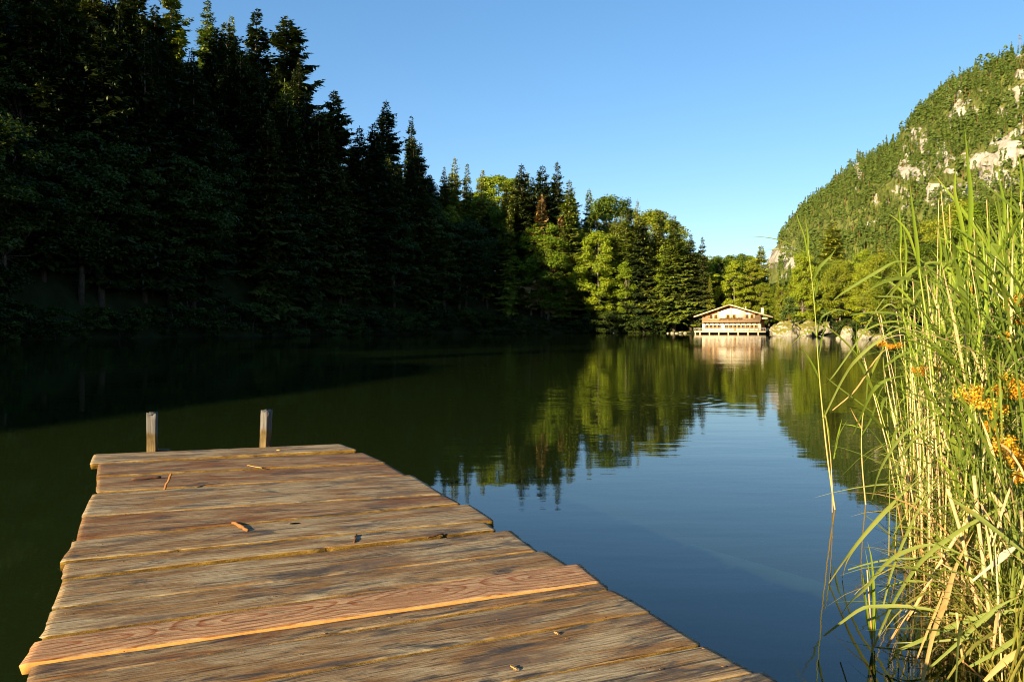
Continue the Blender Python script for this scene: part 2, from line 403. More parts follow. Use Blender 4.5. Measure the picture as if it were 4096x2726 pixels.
def make_plank(idx, q):
    fl, fr, nr, nl = q
    rr = random.Random(100+idx)
    c0 = (fl+nl)/2; ex = ((fr+nr)/2 - c0); L = ex.length; ex.normalize()
    ey = Vector((-ex.y, ex.x, 0))           # towards the far side
    Mi = Matrix((ex, ey, Vector((0,0,1))))
    def loc(p): return Mi @ (p - c0)
    A, B, C, D = loc(nl), loc(nr), loc(fr), loc(fl)
    n = 90; th = .045 if idx != 9 else .036
    zoff = rr.uniform(-.005, .003) if idx != 9 else .004
    ph = [rr.uniform(0, 6.28) for _ in range(8)]
    prof = [(0,-th),(0,-.0045),(.012,-.0008),(.03,0),(.3,0),(.5,0),(.7,0),(.97,0),(.988,-.0008),(1,-.0045),(1,-th)]
    warp = rr.uniform(-.004, .004)
    V = []
    for i in range(n+1):
        t = i/n; x = t
        e0 = .0022*math.sin(9*t+ph[0]) + .0014*math.sin(31*t+ph[1]) + rr.uniform(-.0009,.0009)
        e1 = .0022*math.sin(7*t+ph[2]) + .0014*math.sin(27*t+ph[3]) + rr.uniform(-.0009,.0009)
        if idx == 5 and abs(t-.235) < .007: e0 += .016
        if idx == 6 and abs(t-.555) < .005: e0 += .014
        near = A.lerp(B, t); far = D.lerp(C, t)
        for (s, z) in prof:
            p = near.lerp(far, s)
            ragged = 0
            if i == 0: ragged = rr.uniform(-.006, .006)
            if i == n: ragged = rr.uniform(-.006, .006)
            yy = p.y + (e0 if s < .5 else -e1)*(1 if s < .1 or s > .9 else 0)
            zz = z + (zoff + warp*math.sin(3.1*t) if True else 0)
            if i in (0, n) and z > -.02: zz -= .004
            V.append((p.x+ragged, yy, zz))
    k = len(prof); m = MB()
    allf = []; m.V.append(np.array(V)); m.n = len(V)
    top, side = [], []
    for i in range(n):
        for j in range(k-1):
            f = (i*k+j+1, i*k+j, (i+1)*k+j, (i+1)*k+j+1)
            (side if j in (0, k-2) else top).append(f)
        side.append((i*k, i*k+k-1, (i+1)*k+k-1, (i+1)*k))
    caps = [tuple(range(k)), tuple(n*k+j for j in range(k-1, -1, -1))]
    m.Fs.append(np.array(top)); m.mi.append(0); m.Fs.append(np.array(side)); m.mi.append(1)
    m.Fs.append(np.array(caps)); m.mi.append(0)
    if idx == 9: mats = [M['wood_new'], M['edge_new']]
    else: mats = [M['wood_brown'] if idx in (1,2,4,10) or (idx > 12 and idx % 3 == 0) else M['wood_grey'], M['edge']]
    ob = m.build('plank', mats, dock)
    ob.location = c0 - Vector(dock.location); ob.rotation_euler = (0, 0, math.atan2(ex.y, ex.x))
    if idx == 9: ob['label'] = 'fresh reddish replacement plank with bold swirling grain'
    return ob
for i, q in enumerate(quads): make_plank(i, q)
# carrying beams and piles below the deck
bl = [quads[0][0].lerp(quads[0][1], s) for s in (.18, .80)]
br = [quads[-1][3].lerp(quads[-1][2], s) for s in (.18, .80)]
dl = Vector(dock.location)
for a, b in zip(bl, br):
    d = (a-b).normalized(); s = Vector((-d.y, d.x, 0))*.05
    a2, b2 = a - d*.03, b
    m = MB()
    zs = (ZD-.20, ZD-.052)
    pts = [p+o for p in (a2, b2) for o in (-s, s)]
    v = [(p.x-dl.x, p.y-dl.y, z) for z in zs for p in pts]
    m.add(v, [(0,1,3,2),(4,6,7,5),(0,4,5,1),(1,5,7,3),(3,7,6,2),(2,6,4,0)])
    m.build('beam', M['beam'], dock)
    for t in (.06, .3, .55):
        p = a2.lerp(b2, t) + s*2.4
        m = MB(); m.tube([(p.x-dl.x, p.y-dl.y, -2.2), (p.x-dl.x, p.y-dl.y, ZD-.06)], .07, 8)
        m.build('pile', M['beam'], dock)

def post(u0, vb, u1, vt, w, dpt, yaw, lean, label):
    Y = dpt; b = at(u0, vb, Y); t = at(u1, vt, Y)
    m = MB(); rr = random.Random(int(u0)); n = 14
    V = []; H = t.z - b.z + .5
    sq = []
    for (x, y) in ((-1,-1),(-.9,-1.02),(-.3,-1),(.3,-.98),(.9,-1.0),(1,-.95),(1,0),(.98,.9),(.9,1),(0,1),(-.9,1),(-1,.9),(-1,0)):
        sq.append((x*w/2, y*w/2))
    for i in range(n+1):
        f = i/n; z = -.5 + H*f
        for j, (x, y) in enumerate(sq):
            jz = 0
            if i == n: jz = rr.uniform(-.012, .008) - (.022 if 1 < j < 4 else 0)
            x2 = x*(1+.03*math.sin(f*9+j)); y2 = y*(1+.03*math.sin(f*7+2*j))
            c, s = math.cos(yaw), math.sin(yaw)
            lx = max(0, z)/(H-.5)*lean
            V.append((x2*c-y2*s+rr.uniform(-.001,.001)+lx, x2*s+y2*c+rr.uniform(-.001,.001), z+jz))
    k = len(sq); fs = [(i*k+j, i*k+(j+1)%k, (i+1)*k+(j+1)%k, (i+1)*k+j) for i in range(n) for j in range(k)]
    V.append((lean, 0, H-.5-.022)); ci = len(V)-1
    fs += [(n*k+j, n*k+(j+1)%k, ci) for j in range(k)]
    m.add(V, fs)
    o = m.build('post', M['post'], dock); o.location = Vector((b.x, b.y, b.z)) - dl
    o['label'] = label
def post_mat():
    T = NT('mooring_post_wood'); o = T.obj()
    f = T.noise(T.map(o, (60,60,4)), 1.0, 5, .6); p = T.noise(T.map(o, (8,8,5)), 1.0, 4, .6)
    z = T.n('SeparateXYZ', i_0=o).outputs[2]
    low = T.ramp(T.math('ADD', z, T.math('MULTIPLY', T.math('SUBTRACT', p, .5), .12)), [(.13,(1,1,1)),(.17,(0,0,0))])
    c = T.mix(low, T.ramp(f, [(.3,(.05,.045,.04)),(.7,(.18,.155,.13))]), T.ramp(p, [(.35,(.06,.038,.014)),(.65,(.17,.11,.045))]))
    return T.done(T.bsdf(c, .85, .15, f, .6, .01))
M['post'] = post_mat()
post(609, 1806, 611, 1650, .070, 6.52, R(9), .0, 'left mooring post with hollow rotten top')
post(1061, 1789, 1068, 1637, .068, 6.72, R(-26), .014, 'leaning mooring post, sunlit along its edge')
m = MB(); p = at(648, 1800, 6.6); m.box((-.069,-.037,-.05),(.056,.037,.010)); o = m.build('beam', M['beam'], dock); o.location = p - dl; o.rotation_euler = (0,0,R(8))
# flat black disc paints the shade inside a knot hole; end-grain knots
def deck_disc(name, u, v, rx, ry, mat):
    p = DP(u, v); m = MB(); n = 18
    V = [(0,0,0)]+[(rx*math.cos(2*math.pi*i/n)*(1+.12*math.sin(3*i)), ry*math.sin(2*math.pi*i/n), 0) for i in range(n)]
    m.add(V, [(0, i+1, (i+1)%n+1) for i in range(n)])
    o = m.build(name, mat, dock); o.location = p + Vector((0,0,.0042)) - dl; o.rotation_euler = (0,0,R(14))
deck_disc('painted_knot_hole', 1180, 2095, .028, .019, M['hole'])

# ---- things lying on the deck
M['twig'] = plain('dry_twig', (.24,.10,.03), .8, .2, .5, 40)
M['twig_dark'] = plain('dark_twig', (.11,.045,.02), .8, .2, .5, 40)
M['chip'] = plain('wood_chip', (.50,.28,.07), .8, .2, .3, 60)
M['petal'] = plain('bud_scale', (.42,.19,.05), .6, .3, .3, 60)
def stick(name, a, b, r, mat, label, cat, n=7, bend=.004, seed=1):
    r *= 1.2
    rr = random.Random(seed); a = Vector(a); b = Vector(b); m = MB()
    pts, rad = [], []
    for i in range(n):
        t = i/(n-1); p = a.lerp(b, t) - a
        p += Vector((rr.uniform(-bend,bend), rr.uniform(-bend,bend), rr.uniform(0,bend)))*(1 if 0<i<n-1 else 0)
        pts.append(p); rad.append(r*rr.uniform(.8,1.15))
    m.tube(pts, rad, 7); o = m.build(name, mat); o.location = a
    return tag(o, label, cat)
up = Vector((0,0,.008))
stick('reed_stub', DP(930,2096)+up, DP(992,2127)+up, .0075, M['twig'], 'short thick cut reed stub lying on the deck beside the painted knot hole', 'twig', seed=2)
a = DP(657,1959); stick('splinter', a, at(685,1893,a.y-.01), .006, M['twig'], 'orange splinter standing upright in a gap between planks', 'splinter', seed=3)
stick('bark_strip', DP(526,1921)+up*.8, DP(645,1911)+up*.8, .006, M['twig_dark'], 'dark brown strip lying flat near the left end of the deck', 'twig', seed=4)
stick('twig', DP(1416,2173)+up*.9, DP(1426,2144)+up*.9, .0042, M['twig_dark'], 'short dark twig with a blue shadow in the middle of the deck', 'twig', seed=5)
stick('twig', DP(1709,2155)+up*.7, DP(1773,2139)+up*.7, .0035, M['twig_dark'], 'thin brown twig lying near the right edge of the deck', 'twig', seed=6)
stick('straw', DP(988,1864)+up*.7, DP(1048,1873)+up*.7, .0022, M['chip'], 'thin pale straw on the third plank from the far end', 'straw', seed=8)
stick('fallen_bud', DP(2044,2671)+up*.7, DP(2066,2683)+up*.5, .002, M['petal'], 'fallen yellow bud with a short stem close to the bottom edge', 'bud', seed=9)
stick('bud_scale', DP(2216,2535)+up*.7, DP(2232,2540)+up*.5, .0022, M['petal'], 'small orange bud scale on the right half of the deck', 'bud', seed=10)
m = MB(); m.box((-.016,-.007,0),(.016,.007,.006)); o = m.build('wood_chip', M['chip']); o.location = DP(1115,1801)+Vector((0,0,.002)); o.rotation_euler=(0,0,R(4)); tag(o, 'yellow wood chip on the farthest plank beside the right post', 'chip')
m = MB(); cr = np.random.default_rng(5)
for i in range(150):
    qd = quads[cr.integers(0, 14)]; s, t = cr.random(2)
    p = qd[0].lerp(qd[1], s).lerp(qd[3].lerp(qd[2], s), t)
    e = cr.uniform(.0007, .0019); l = e*cr.uniform(1, 2.5)
    Mx = Matrix.Translation(p+Vector((0,0,.003))) @ Matrix.Rotation(cr.uniform(0,6.28), 4, 'Z')
    m.box((-l,-e,0),(l,e,e), Mx)
tag(m.build('plant_crumbs', M['twig']), 'tiny brown plant crumbs scattered over the deck planks', 'crumbs', kind='stuff')

# ------------------------------------------------------------------ mountain
def vnoise(x, y, seed=0):
    xi = np.floor(x).astype(int); yi = np.floor(y).astype(int); fx = x-xi; fy = y-yi
    def h(a, b):
        n = (a*374761393 + b*668265263 + seed*974711) & 0x7fffffff
        n = ((n ^ (n >> 13))*1274126177) & 0x7fffffff
        return ((n ^ (n >> 16)) & 0xffff)/65535.0
    u = fx*fx*(3-2*fx); v = fy*fy*(3-2*fy)
    return (h(xi,yi)*(1-u)+h(xi+1,yi)*u)*(1-v) + (h(xi,yi+1)*(1-u)+h(xi+1,yi+1)*u)*v
def fbm(x, y, oct=5, seed=0, gain=.5):
    s = np.zeros_like(x); a = 1; t = 0
    for i in range(oct):
        s += a*vnoise(x*2**i, y*2**i, seed+i); t += a; a *= gain
    return s/t
RIDGE = [(2960,1330),(3060,1190),(3085,1090),(3112,990),(3130,945),(3181,890),(3251,828),(3338,750),(3407,680),(3477,637),(3560,600),(3599,588),(3625,525),(3686,456),(3790,362),(3912,284),(4000,245),(4096,222),(4300,160),(4700,110),(5200,80),(6200,60)]
ru = np.array([r[0] for r in RIDGE], float); rv = np.array([r[1] for r in RIDGE], float)
ROCKS = [(3421,702,36,30,1.0),(3130,1050,85,60,1.0),(3690,545,75,45,.75),(3620,690,50,50,.75),(3700,715,34,60,.9),(3640,610,80,45,.6),(3600,790,60,50,.55),(3760,640,34,75,.9),
         (3850,440,70,70,.75),(3920,660,80,45,.95),(4010,600,60,70,.95),(4060,440,55,90,.9),(4085,330,40,60,.9),(3990,720,90,40,.8),(3760,790,60,50,.6),(3480,888,16,14,.9),(4050,850,50,40,.7),(3870,770,70,40,.5),(3150,880,14,40,.8)]
NU, NT_ = 860, 300
uu = np.linspace(2960, 6200, NU); tt = np.linspace(0, 1.35, NT_)
UU, TT = np.meshgrid(uu, tt)
YR = np.interp(UU, [2960,3080,3400,4096,6200], [2350,2250,1900,1400,1000])
VR = np.interp(UU, ru, rv) + (fbm(UU/70, UU*0+2.5, 4, 71)-.5)*44 + 22*np.clip((UU-3500)/300, 0, 1)
ZR = CH + (V0 - VR)/F*YR + 0
t1 = np.minimum(TT, 1)
YY = YR*(.60 + .40*t1**1.15) + np.maximum(TT-1, 0)*YR*1.1
prof = (.20*t1 + .80*np.sin(t1*math.pi/2)**1.25)
ZZ = ZR*prof - np.maximum(TT-1,0)**1.5*ZR*1.6
XX = (UU-U0)/F*YY
n1 = fbm(XX/230, (ZZ+YY*.3)/160, 5, 3); n2 = fbm(XX/55, ZZ/48, 4, 11)
edge = np.clip(TT*3,0,1)*np.clip((1.02-TT)*5, 0, 1)
YY = YY + ((n1-.5)*210 + (n2-.5)*70)*edge
XX = XX + ((fbm(XX/120, ZZ/120, 4, 21)-.5)*70)*edge
def rockmask(X, Y, Z):
    u = U0 + F*X/Y; v = V0 - F*(Z-CH)/Y
    m = np.zeros_like(u)
    du = (fbm(u/45, v/45, 3, 5)-.5)*60; dv = (fbm(u/45, v/45, 3, 8)-.5)*60
    for (a, b, ra, rb, s) in ROCKS:
        r = ((u+du-a)/ra)**2 + ((v+dv-b)/rb)**2
        m = np.maximum(m, s*np.clip(1.45-r, 0, 1))
    return np.clip(m*(-.72+2.6*fbm(u/22, v/13, 5, 31, .62)) + .55*np.clip(fbm(u/38, v/30, 4, 77)-.56,0,1)*6*np.clip((u-3300)/200,0,1)*np.clip((900-v)/150,0,1), 0, 1.5)
RM = rockmask(XX, YY, ZZ)
YY = YY - np.clip(RM,0,1)*14 + ((fbm(XX/18, ZZ/26, 4, 44)-.5)*62 + (fbm(XX/9, ZZ/40, 3, 47)-.5)*34 + (fbm(XX/5, ZZ/5, 3, 49)-.5)*16)*np.clip(RM*1.6,0,1)
mm = grid_mesh(XX, YY, ZZ)
def mountain_mat():
    T = NT('mountain_side'); o = T.obj()
    at_ = T.n('Attribute'); at_.attribute_name = 'bare'
    v = T.noise(T.map(o, (.03,.03,.018)), 1.0, 9, .7, .8); g = T.noise(o, .05, 6, .6)
    c = T.ramp(v, [(.36,(.12,.10,.08)),(.45,(.36,.30,.23)),(.56,(.48,.42,.33)),(.70,(.60,.54,.45))])
    gr = T.ramp(g, [(.3,(.07,.085,.018)),(.55,(.15,.155,.035)),(.8,(.26,.23,.08))])
    f = T.math('ADD', at_.outputs['Fac'], T.math('MULTIPLY', T.math('SUBTRACT', T.noise(o, .09, 5, .7), .5), 1.5))
    f = T.ramp(f, [(.34,(0,0,0)),(.46,(1,1,1))])
    return T.done(T.bsdf(T.mix(f, gr, c), .95, .05, v, 1.0, 9))
mo = mm.build('mountain', mountain_mat(), None, False); tag(mo, kind='structure')
at_ = mo.data.attributes.new('bare', 'FLOAT', 'POINT'); at_.data.foreach_set('value', RM.astype(np.float32).ravel())

# forest on the mountain: one mass
rg = np.random.default_rng(12)
def mountain_forest():
    N = 40000
    iu = rg.random(N)*(NU-2); u_px = np.interp(iu, np.arange(NU), uu)
    keep = u_px < 4420; iu = iu[keep]; it = (rg.random(len(iu))**.9)*(NT_-1)*(1.03/1.35)
    # keep density per area even
    i0 = iu.astype(int); j0 = np.minimum(it.astype(int), NT_-2); fu = iu-i0; ft = it-j0
    def smp(A): return A[j0,i0]*(1-fu)*(1-ft)+A[j0,i0+1]*fu*(1-ft)+A[j0+1,i0]*(1-fu)*ft+A[j0+1,i0+1]*fu*ft
    x, y, z, m = smp(XX), smp(YY), smp(ZZ), smp(RM)
    v = V0 - F*(z-CH)/y
    k = (m < .30 + .55*rg.random(len(m))**2) & (v < 1180)
    k &= (U0 + F*x/y) > 3112
    k &= rg.random(len(m)) < 1.9*(fbm(x/70, z/45, 4, 61)-.22)
    x, y, z = x[k], y[k], z[k]; n = len(x)
    H = rg.uniform(10, 21, n)*np.where(rg.random(n) < .18, 1.6, 1)*np.where(rg.random(n) < .15, .6, 1); con = rg.random(n) < .72
    Q = 34
    hh = rg.random((n,Q)); an = rg.uniform(0, 2*math.pi, (n,Q))
    zc = np.where(con[:,None], .08+.92*hh**.8, .30+.70*hh)
    rad = np.where(con[:,None], (1-zc)*.17+.012, .24*np.sqrt(np.clip(1-((zc-.62)/.40)**2,0,1)))*H[:,None]*rg.uniform(.55,1.05,(n,Q))
    cx = x[:,None]+np.cos(an)*rad; cy = y[:,None]+np.sin(an)*rad; cz = z[:,None]-1+zc*H[:,None]
    s = H[:,None]*np.where(con[:,None], .05+.075*(1-zc), .10)*rg.uniform(.7,1.3,(n,Q))
    tx, ty = -np.sin(an), np.cos(an)
    drop = np.where(con[:,None], .55, rg.uniform(-.5,.8,(n,Q)))
    P0 = np.stack([cx-tx*s, cy-ty*s, cz-s*.15], -1); P1 = np.stack([cx+tx*s, cy+ty*s, cz-s*.15*rg.uniform(-1,1,(n,Q))], -1)
    P2 = np.stack([cx-np.cos(an)*s*.8, cy-np.sin(an)*s*.8, cz+s*(.55+drop*.9)], -1)
    V = np.stack([P0,P1,P2], 2).reshape(-1,3)
    f = np.arange(len(V)).reshape(-1,3)
    m_ = MB(); m_.add(V, f)
    # reddish bare trunks showing here and there
    w = np.nonzero(rg.random(n) < .22)[0]; hw = H[w]*.016+.12; ly = y[w]-H[w]*.10
    lo = z[w]-1; hi = z[w]+H[w]*rg.uniform(.35,.75,len(w)); le = rg.normal(0,.6,len(w))
    Vt = np.stack([np.stack([x[w]-hw,ly,lo],1), np.stack([x[w]+hw,ly,lo],1), np.stack([x[w]+hw*.5+le,ly+.3,hi],1), np.stack([x[w]-hw*.5+le,ly+.3,hi],1), np.stack([x[w],ly-hw*1.4,lo],1), np.stack([x[w]+le,ly-hw*.6,hi],1)], 1)
    b6 = np.arange(len(w))[:,None]*6
    m_.cur = 1; m_.add(Vt.reshape(-1,3), np.concatenate([b6+[[0,4,5,3]], b6+[[4,1,2,5]]])); m_.cur = 0
    return m_
tag(mountain_forest().build('mountain_forest', [M['far_trees'], M['bark_red']]), 'mixed pine and spruce forest covering the steep rocky mountainside on the right', 'forest', kind='stuff')
# far blue hills closing the gap in the valley
hx = np.linspace(200, 3600, 60); HX, HT = np.meshgrid(hx, np.linspace(0, 1, 10))
HY = 5200 + HT*900; HZ = (260+120*fbm(HX/700, HX*0+1, 4, 9))*np.sin(HT*math.pi*.5)**.8 - 5
tag(grid_mesh(HX, HY, HZ).build('far_hills', M['ground'], None, True), kind='structure')

# pylon on the ridge
p = at(4079, 196, 1404)
M['steel'] = plain('grey_steel', (.16,.17,.18), .6, .4)
py = empty('electricity_pylon', p, .5, 'tiny lattice power pylon on the mountain crest at the top right', 'pylon')
m = MB(); Hh = 26
for sx, sy in ((1,1),(1,-1),(-1,1),(-1,-1)): m.tube([(sx*3,sy*3,-2),(sx*.5,sy*.5,Hh)], .22, 4)
for i in range(6):
    a0, a1 = i/6, (i+1)/6; w0, w1 = 3-2.5*a0, 3-2.5*a1
    for sy in (1,-1):
        m.tube([(-w0,sy*w0,Hh*a0),(w1,sy*w1,Hh*a1)], .13, 3); m.tube([(w0,sy*w0,Hh*a0),(-w1,sy*w1,Hh*a1)], .13, 3)
m.build('mast', M['steel'], py)
for zz, w in ((18,8),(23,6)):
    m = MB(); m.tube([(-w,0,zz),(0,0,zz+1.6),(w,0,zz)], .2, 4); m.tube([(-w,0,zz),(w,0,zz)], .2, 4); m.build('crossarm', M['steel'], py)

# ------------------------------------------------------------------ tree prototypes
def sprays(P, D, L, Wd, roll, sag):
    """kite shaped needle sprays: base P, direction D, length L, width Wd"""
    D = D/np.linalg.norm(D, axis=1, keepdims=True)
    upv = np.tile([0,0,1.0], (len(P),1)); sdv = np.cross(D, upv); ln = np.linalg.norm(sdv, axis=1, keepdims=True)
    sdv = np.where(ln > 1e-3, sdv/np.maximum(ln,1e-6), [1,0,0]); nv = np.cross(sdv, D)
    c, s = np.cos(roll)[:,None], np.sin(roll)[:,None]
    sv = sdv*c + nv*s
    a = P; b = P + D*(L*.45)[:,None] + sv*(Wd*.5)[:,None] - upv*(sag*L*.25)[:,None]
    t = P + D*L[:,None] - upv*(sag*L)[:,None]; d = P + D*(L*.45)[:,None] - sv*(Wd*.5)[:,None] - upv*(sag*L*.25)[:,None]
    V = np.stack([a,b,t,d], 1).reshape(-1,3)
    return V, np.arange(len(V)).reshape(-1,4)

def conifer(seed, H=25., Rb=3.8, z0=3., whorl=.36, up_top=.35, down=-.30, gap=.14, ragged=.45, sp=1.12, shape=.9):
    g = np.random.default_rng(seed); P=[];D=[];L=[];Wd=[];Ro=[];Sg=[]
    tr = MB(); bx, by = g.uniform(-.25,.25,2)
    tr.tube([(0,0,-1.5),(bx*.3,by*.3,H*.3),(bx,by,H*.65),(0,0,H)], [.012*H+.05,.010*H,.006*H,.015], 7)
    z = z0; sect = g.uniform(.7,1.15,12)
    while z < H-.25:
        f = (z-z0)/(H-z0); base = Rb*((1-f)**shape)*(1-.25*max(0,.18-f)/.18)
        n = int(g.integers(5,8)) if f < .9 else 5; a0 = g.uniform(0, 6.28)
        lev = g.uniform(1-ragged, 1+ragged*.5)
        for k in range(n):
            if g.random() < gap: continue
            a = a0 + k*6.283/n + g.uniform(-.3,.3)
            l = max(.22, base*lev*g.uniform(.7,1.12)*sect[int(a/6.283*12)%12]) + .12
            el = down + (up_top-down)*f**1.4 + g.uniform(-.12,.12)
            ms = max(2, int(l/.36)); dr = np.array([math.cos(a), math.sin(a)])
            prev = None; zz = z; r = 0
            for i in range(ms):
                t = (i+.6)/ms; e2 = el - .25*math.sin(t*3.14)*(1-f) + .35*max(0,t-.6)
                r = l*t*math.cos(el*.8); zz = z + l*(math.sin(el)*t) - .10*l*math.sin(t*3.14)*(1-f) + .12*l*max(0,t-.55)
                p = np.array([dr[0]*r, dr[1]*r, zz])
                w = l*(1-t)*.55 + .30
                for sgn in (-1,1):
                    b = a + sgn*g.uniform(.55,1.15)
                    P.append(p); D.append((math.cos(b), math.sin(b), e2*.7+g.uniform(-.15,.15)))
                    q = min(w, 1.25)*g.uniform(.75,1.2)*sp; L.append(q); Wd.append(q*g.uniform(.45,.68)); Ro.append(g.uniform(-.6,.6)); Sg.append(g.uniform(.05,.35))
                if i > 0 and g.random() < .55:
                    P.append(p); D.append((dr[0]*.35+g.uniform(-.3,.3), dr[1]*.35+g.uniform(-.3,.3), -1)); q = g.uniform(.3,.65)*sp
                    L.append(q); Wd.append(q*.5); Ro.append(g.uniform(0,3)); Sg.append(0)
            P.append(np.array([dr[0]*r, dr[1]*r, zz])); D.append((dr[0], dr[1], el*.5+.2)); L.append(.45*sp*min(1,l)); Wd.append(.22); Ro.append(0); Sg.append(.1)
        z += whorl*g.uniform(.75,1.25)*(1-.35*f)
    for k in range(4):
        P.append(np.array([0,0,H-.5])); D.append((g.uniform(-.15,.15), g.uniform(-.15,.15), 1)); L.append(.8); Wd.append(.14); Ro.append(k*.8); Sg.append(0)
    m = MB(); m.add(*sprays(np.array(P), np.array(D,float), np.array(L), np.array(Wd), np.array(Ro), np.array(Sg)))
    return tr, m

def leafquads(g, C, s, flat=.5, out=None):
    n = len(C); nr = g.normal(0,1,(n,3)); nr[:,2] = np.abs(nr[:,2])*1.2+.2
    if out is not None: nr += out*.9
    nr /= np.linalg.norm(nr, axis=1, keepdims=True)
    a = np.cross(nr, g.normal(0,1,(n,3))); a /= np.linalg.norm(a, axis=1, keepdims=True); b = np.cross(nr, a)
    s = s[:,None]
    V = np.stack([C-a*s, C-b*s*.55+nr*s*.12, C+a*s, C+b*s*.55+nr*s*.12], 1).reshape(-1,3)
    return V, np.arange(len(V)).reshape(-1,4)

def broadleaf(seed, H=18., Rb=4.2, zlow=.18, clumps=112, per=190, ls=.170, flat=.6, lean=0.0, bark=None):
    g = np.random.default_rng(seed); tr = MB()
    ztop = H; zc = H*(zlow+1)/2; hz_ = H*(1-zlow)/2
    tk = [(0,0,-1.5),(g.uniform(-.3,.3),g.uniform(-.3,.3),H*.3),(g.uniform(-.5,.5),g.uniform(-.5,.5),H*.6),(lean,0,H*.9)]
    tr.tube(tk, [.016*H,.012*H,.008*H,.02], 7)
    Cs=[];Ss=[];Os=[]
    for i in range(clumps):
        z = g.uniform(-.98,1.0); rr = math.sqrt(max(0.02,1-z*z)); rad = g.uniform(.25,1.0)**.55*rr
        rad *= (1.0 if z < .2 else 1-.25*(z-.2))
        a = g.uniform(0,6.283); lob = 1+.22*math.sin(3*a+seed)+.12*math.sin(5*a+z*4)
        c = np.array([math.cos(a)*rad*Rb*lob + lean*max(0,z), math.sin(a)*rad*Rb*lob, zc+z*hz_*.93])
        cr = g.uniform(.75,1.45)*Rb/4.2
        n = int(per*g.uniform(.7,1.3))
        q = g.normal(0,1,(n,3)); q /= np.linalg.norm(q,axis=1,keepdims=True); q *= (g.random((n,1))**.45)*cr
        q[:,2] *= flat; 
        Cs.append(c+q); Ss.append(np.full(n, ls)*g.uniform(.6,1.35,n)); Os.append(np.tile(q/cr*1.0+np.array([math.cos(a)*.4,math.sin(a)*.4,.3]), (1,1)))
        if g.random() < .5:
            st = tk[1] if z < 0 else tk[2]
            tr.tube([st, tuple(np.array(st)*.4+c*.6+[0,0,-.4]), tuple(c)], [.0026*H,.0017*H,.008], 5, False)
    m = MB(); m.add(*leafquads(g, np.concatenate(Cs), np.concatenate(Ss), flat, np.concatenate(Os)))
    return tr, m

def pinetree(seed, H=14., Rb=2.6, zlow=.35, clumps=55):
    g = np.random.default_rng(seed); tr = MB()
    tk = [(0,0,-1),(.1,.1,H*.35),(-.1,.15,H*.7),(0,0,H*.98)]; tr.tube(tk, [.014*H,.011*H,.008*H,.02], 7)
    P=[];D=[];L=[];Wd=[];Ro=[];Sg=[]
    for i in range(clumps):
        t = g.uniform(0,1); z = H*(zlow+(1-zlow)*t); rad = Rb*(1-t)**.6*g.uniform(.35,1.05)+.2; a = g.uniform(0,6.283)
        c = np.array([math.cos(a)*rad, math.sin(a)*rad, z+rad*.12])
        tr.tube([(0,0,z-rad*.15), tuple(c*[.5,.5,1]-[0,0,rad*.08]), tuple(c)], [.035,.025,.012], 4, False)
        for k in range(40):
            d = g.normal(0,1,3); d[2] = abs(d[2])*.6+.1; d[:2] += c[:2]/max(rad,.1)*.5
            P.append(c+g.normal(0,.36,3)*[1,1,.45]); D.append(d); q = g.uniform(.4,.75); L.append(q); Wd.append(q*.5); Ro.append(g.uniform(0,3)); Sg.append(.05)
    m = MB(); m.add(*sprays(np.array(P), np.array(D,float), np.array(L), np.array(Wd), np.array(Ro), np.array(Sg)))
    return tr, m

PROTO = {}
def proto(key, pair, H, tmat, cmat):
    tr, cr = pair
    PROTO.setdefault(key, []).append((tr.mesh(key+'_trunk', tmat, True), cr.mesh(key+'_crown', cmat), H))
for sd_, kw in ((1,{}),(2,dict(Rb=6.6,down=-.48,z0=2.)),(3,dict(Rb=8.2,z0=6.,gap=.24,ragged=.5)),(4,dict(Rb=6.2,z0=3.,shape=.85)),(5,dict(Rb=7.8,z0=7.,gap=.2,down=-.2,shape=.85))):
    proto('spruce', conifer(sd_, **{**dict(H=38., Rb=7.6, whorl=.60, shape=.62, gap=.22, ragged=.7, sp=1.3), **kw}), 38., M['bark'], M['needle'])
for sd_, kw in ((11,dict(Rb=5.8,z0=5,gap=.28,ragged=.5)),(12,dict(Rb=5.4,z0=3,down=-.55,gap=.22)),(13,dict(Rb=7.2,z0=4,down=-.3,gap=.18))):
    proto('sun_tinted_spruce', conifer(sd_, **{**dict(H=38., whorl=.55, shape=.72, ragged=.6, sp=1.2), **kw}), 38., M['bark_pale'], M['needle_sun_tint'])  # these spruces carry painted sunlight in their needle colour
proto('dying_spruce', conifer(21, H=16, Rb=3.2, z0=1.5, gap=.3, ragged=.4), 16., M['bark_pale'], M['needle_brown'])
proto('silver_fir', conifer(31, H=25, Rb=3.6, z0=9, down=.02, up_top=.3, gap=.2, ragged=.5, sp=1.15, shape=.5), 25., M['bark_pale'], M['needle_sun_tint'])
proto('silver_fir', conifer(32, H=25, Rb=3.0, z0=6, down=-.05, up_top=.25, gap=.28, ragged=.5, sp=1.1, shape=.6), 25., M['bark_pale'], M['needle_sun_tint'])
proto('small_fir', conifer(41, H=9, Rb=2.0, z0=.4, whorl=.34, sp=.7), 9., M['bark'], M['needle_sun_tint'])
for sd_, kw in ((51,{}),(52,dict(Rb=3.6,zlow=.10,flat=.45)),(53,dict(Rb=5.0,clumps=130,zlow=.22)),(54,dict(Rb=3.0,zlow=.08,clumps=90))):
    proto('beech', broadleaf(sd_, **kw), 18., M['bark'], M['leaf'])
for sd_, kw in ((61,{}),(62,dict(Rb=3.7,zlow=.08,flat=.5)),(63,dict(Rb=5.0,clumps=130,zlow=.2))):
    proto('leafy_tree', broadleaf(sd_, **kw), 18., M['bark_pale'], M['leaf_mid'])
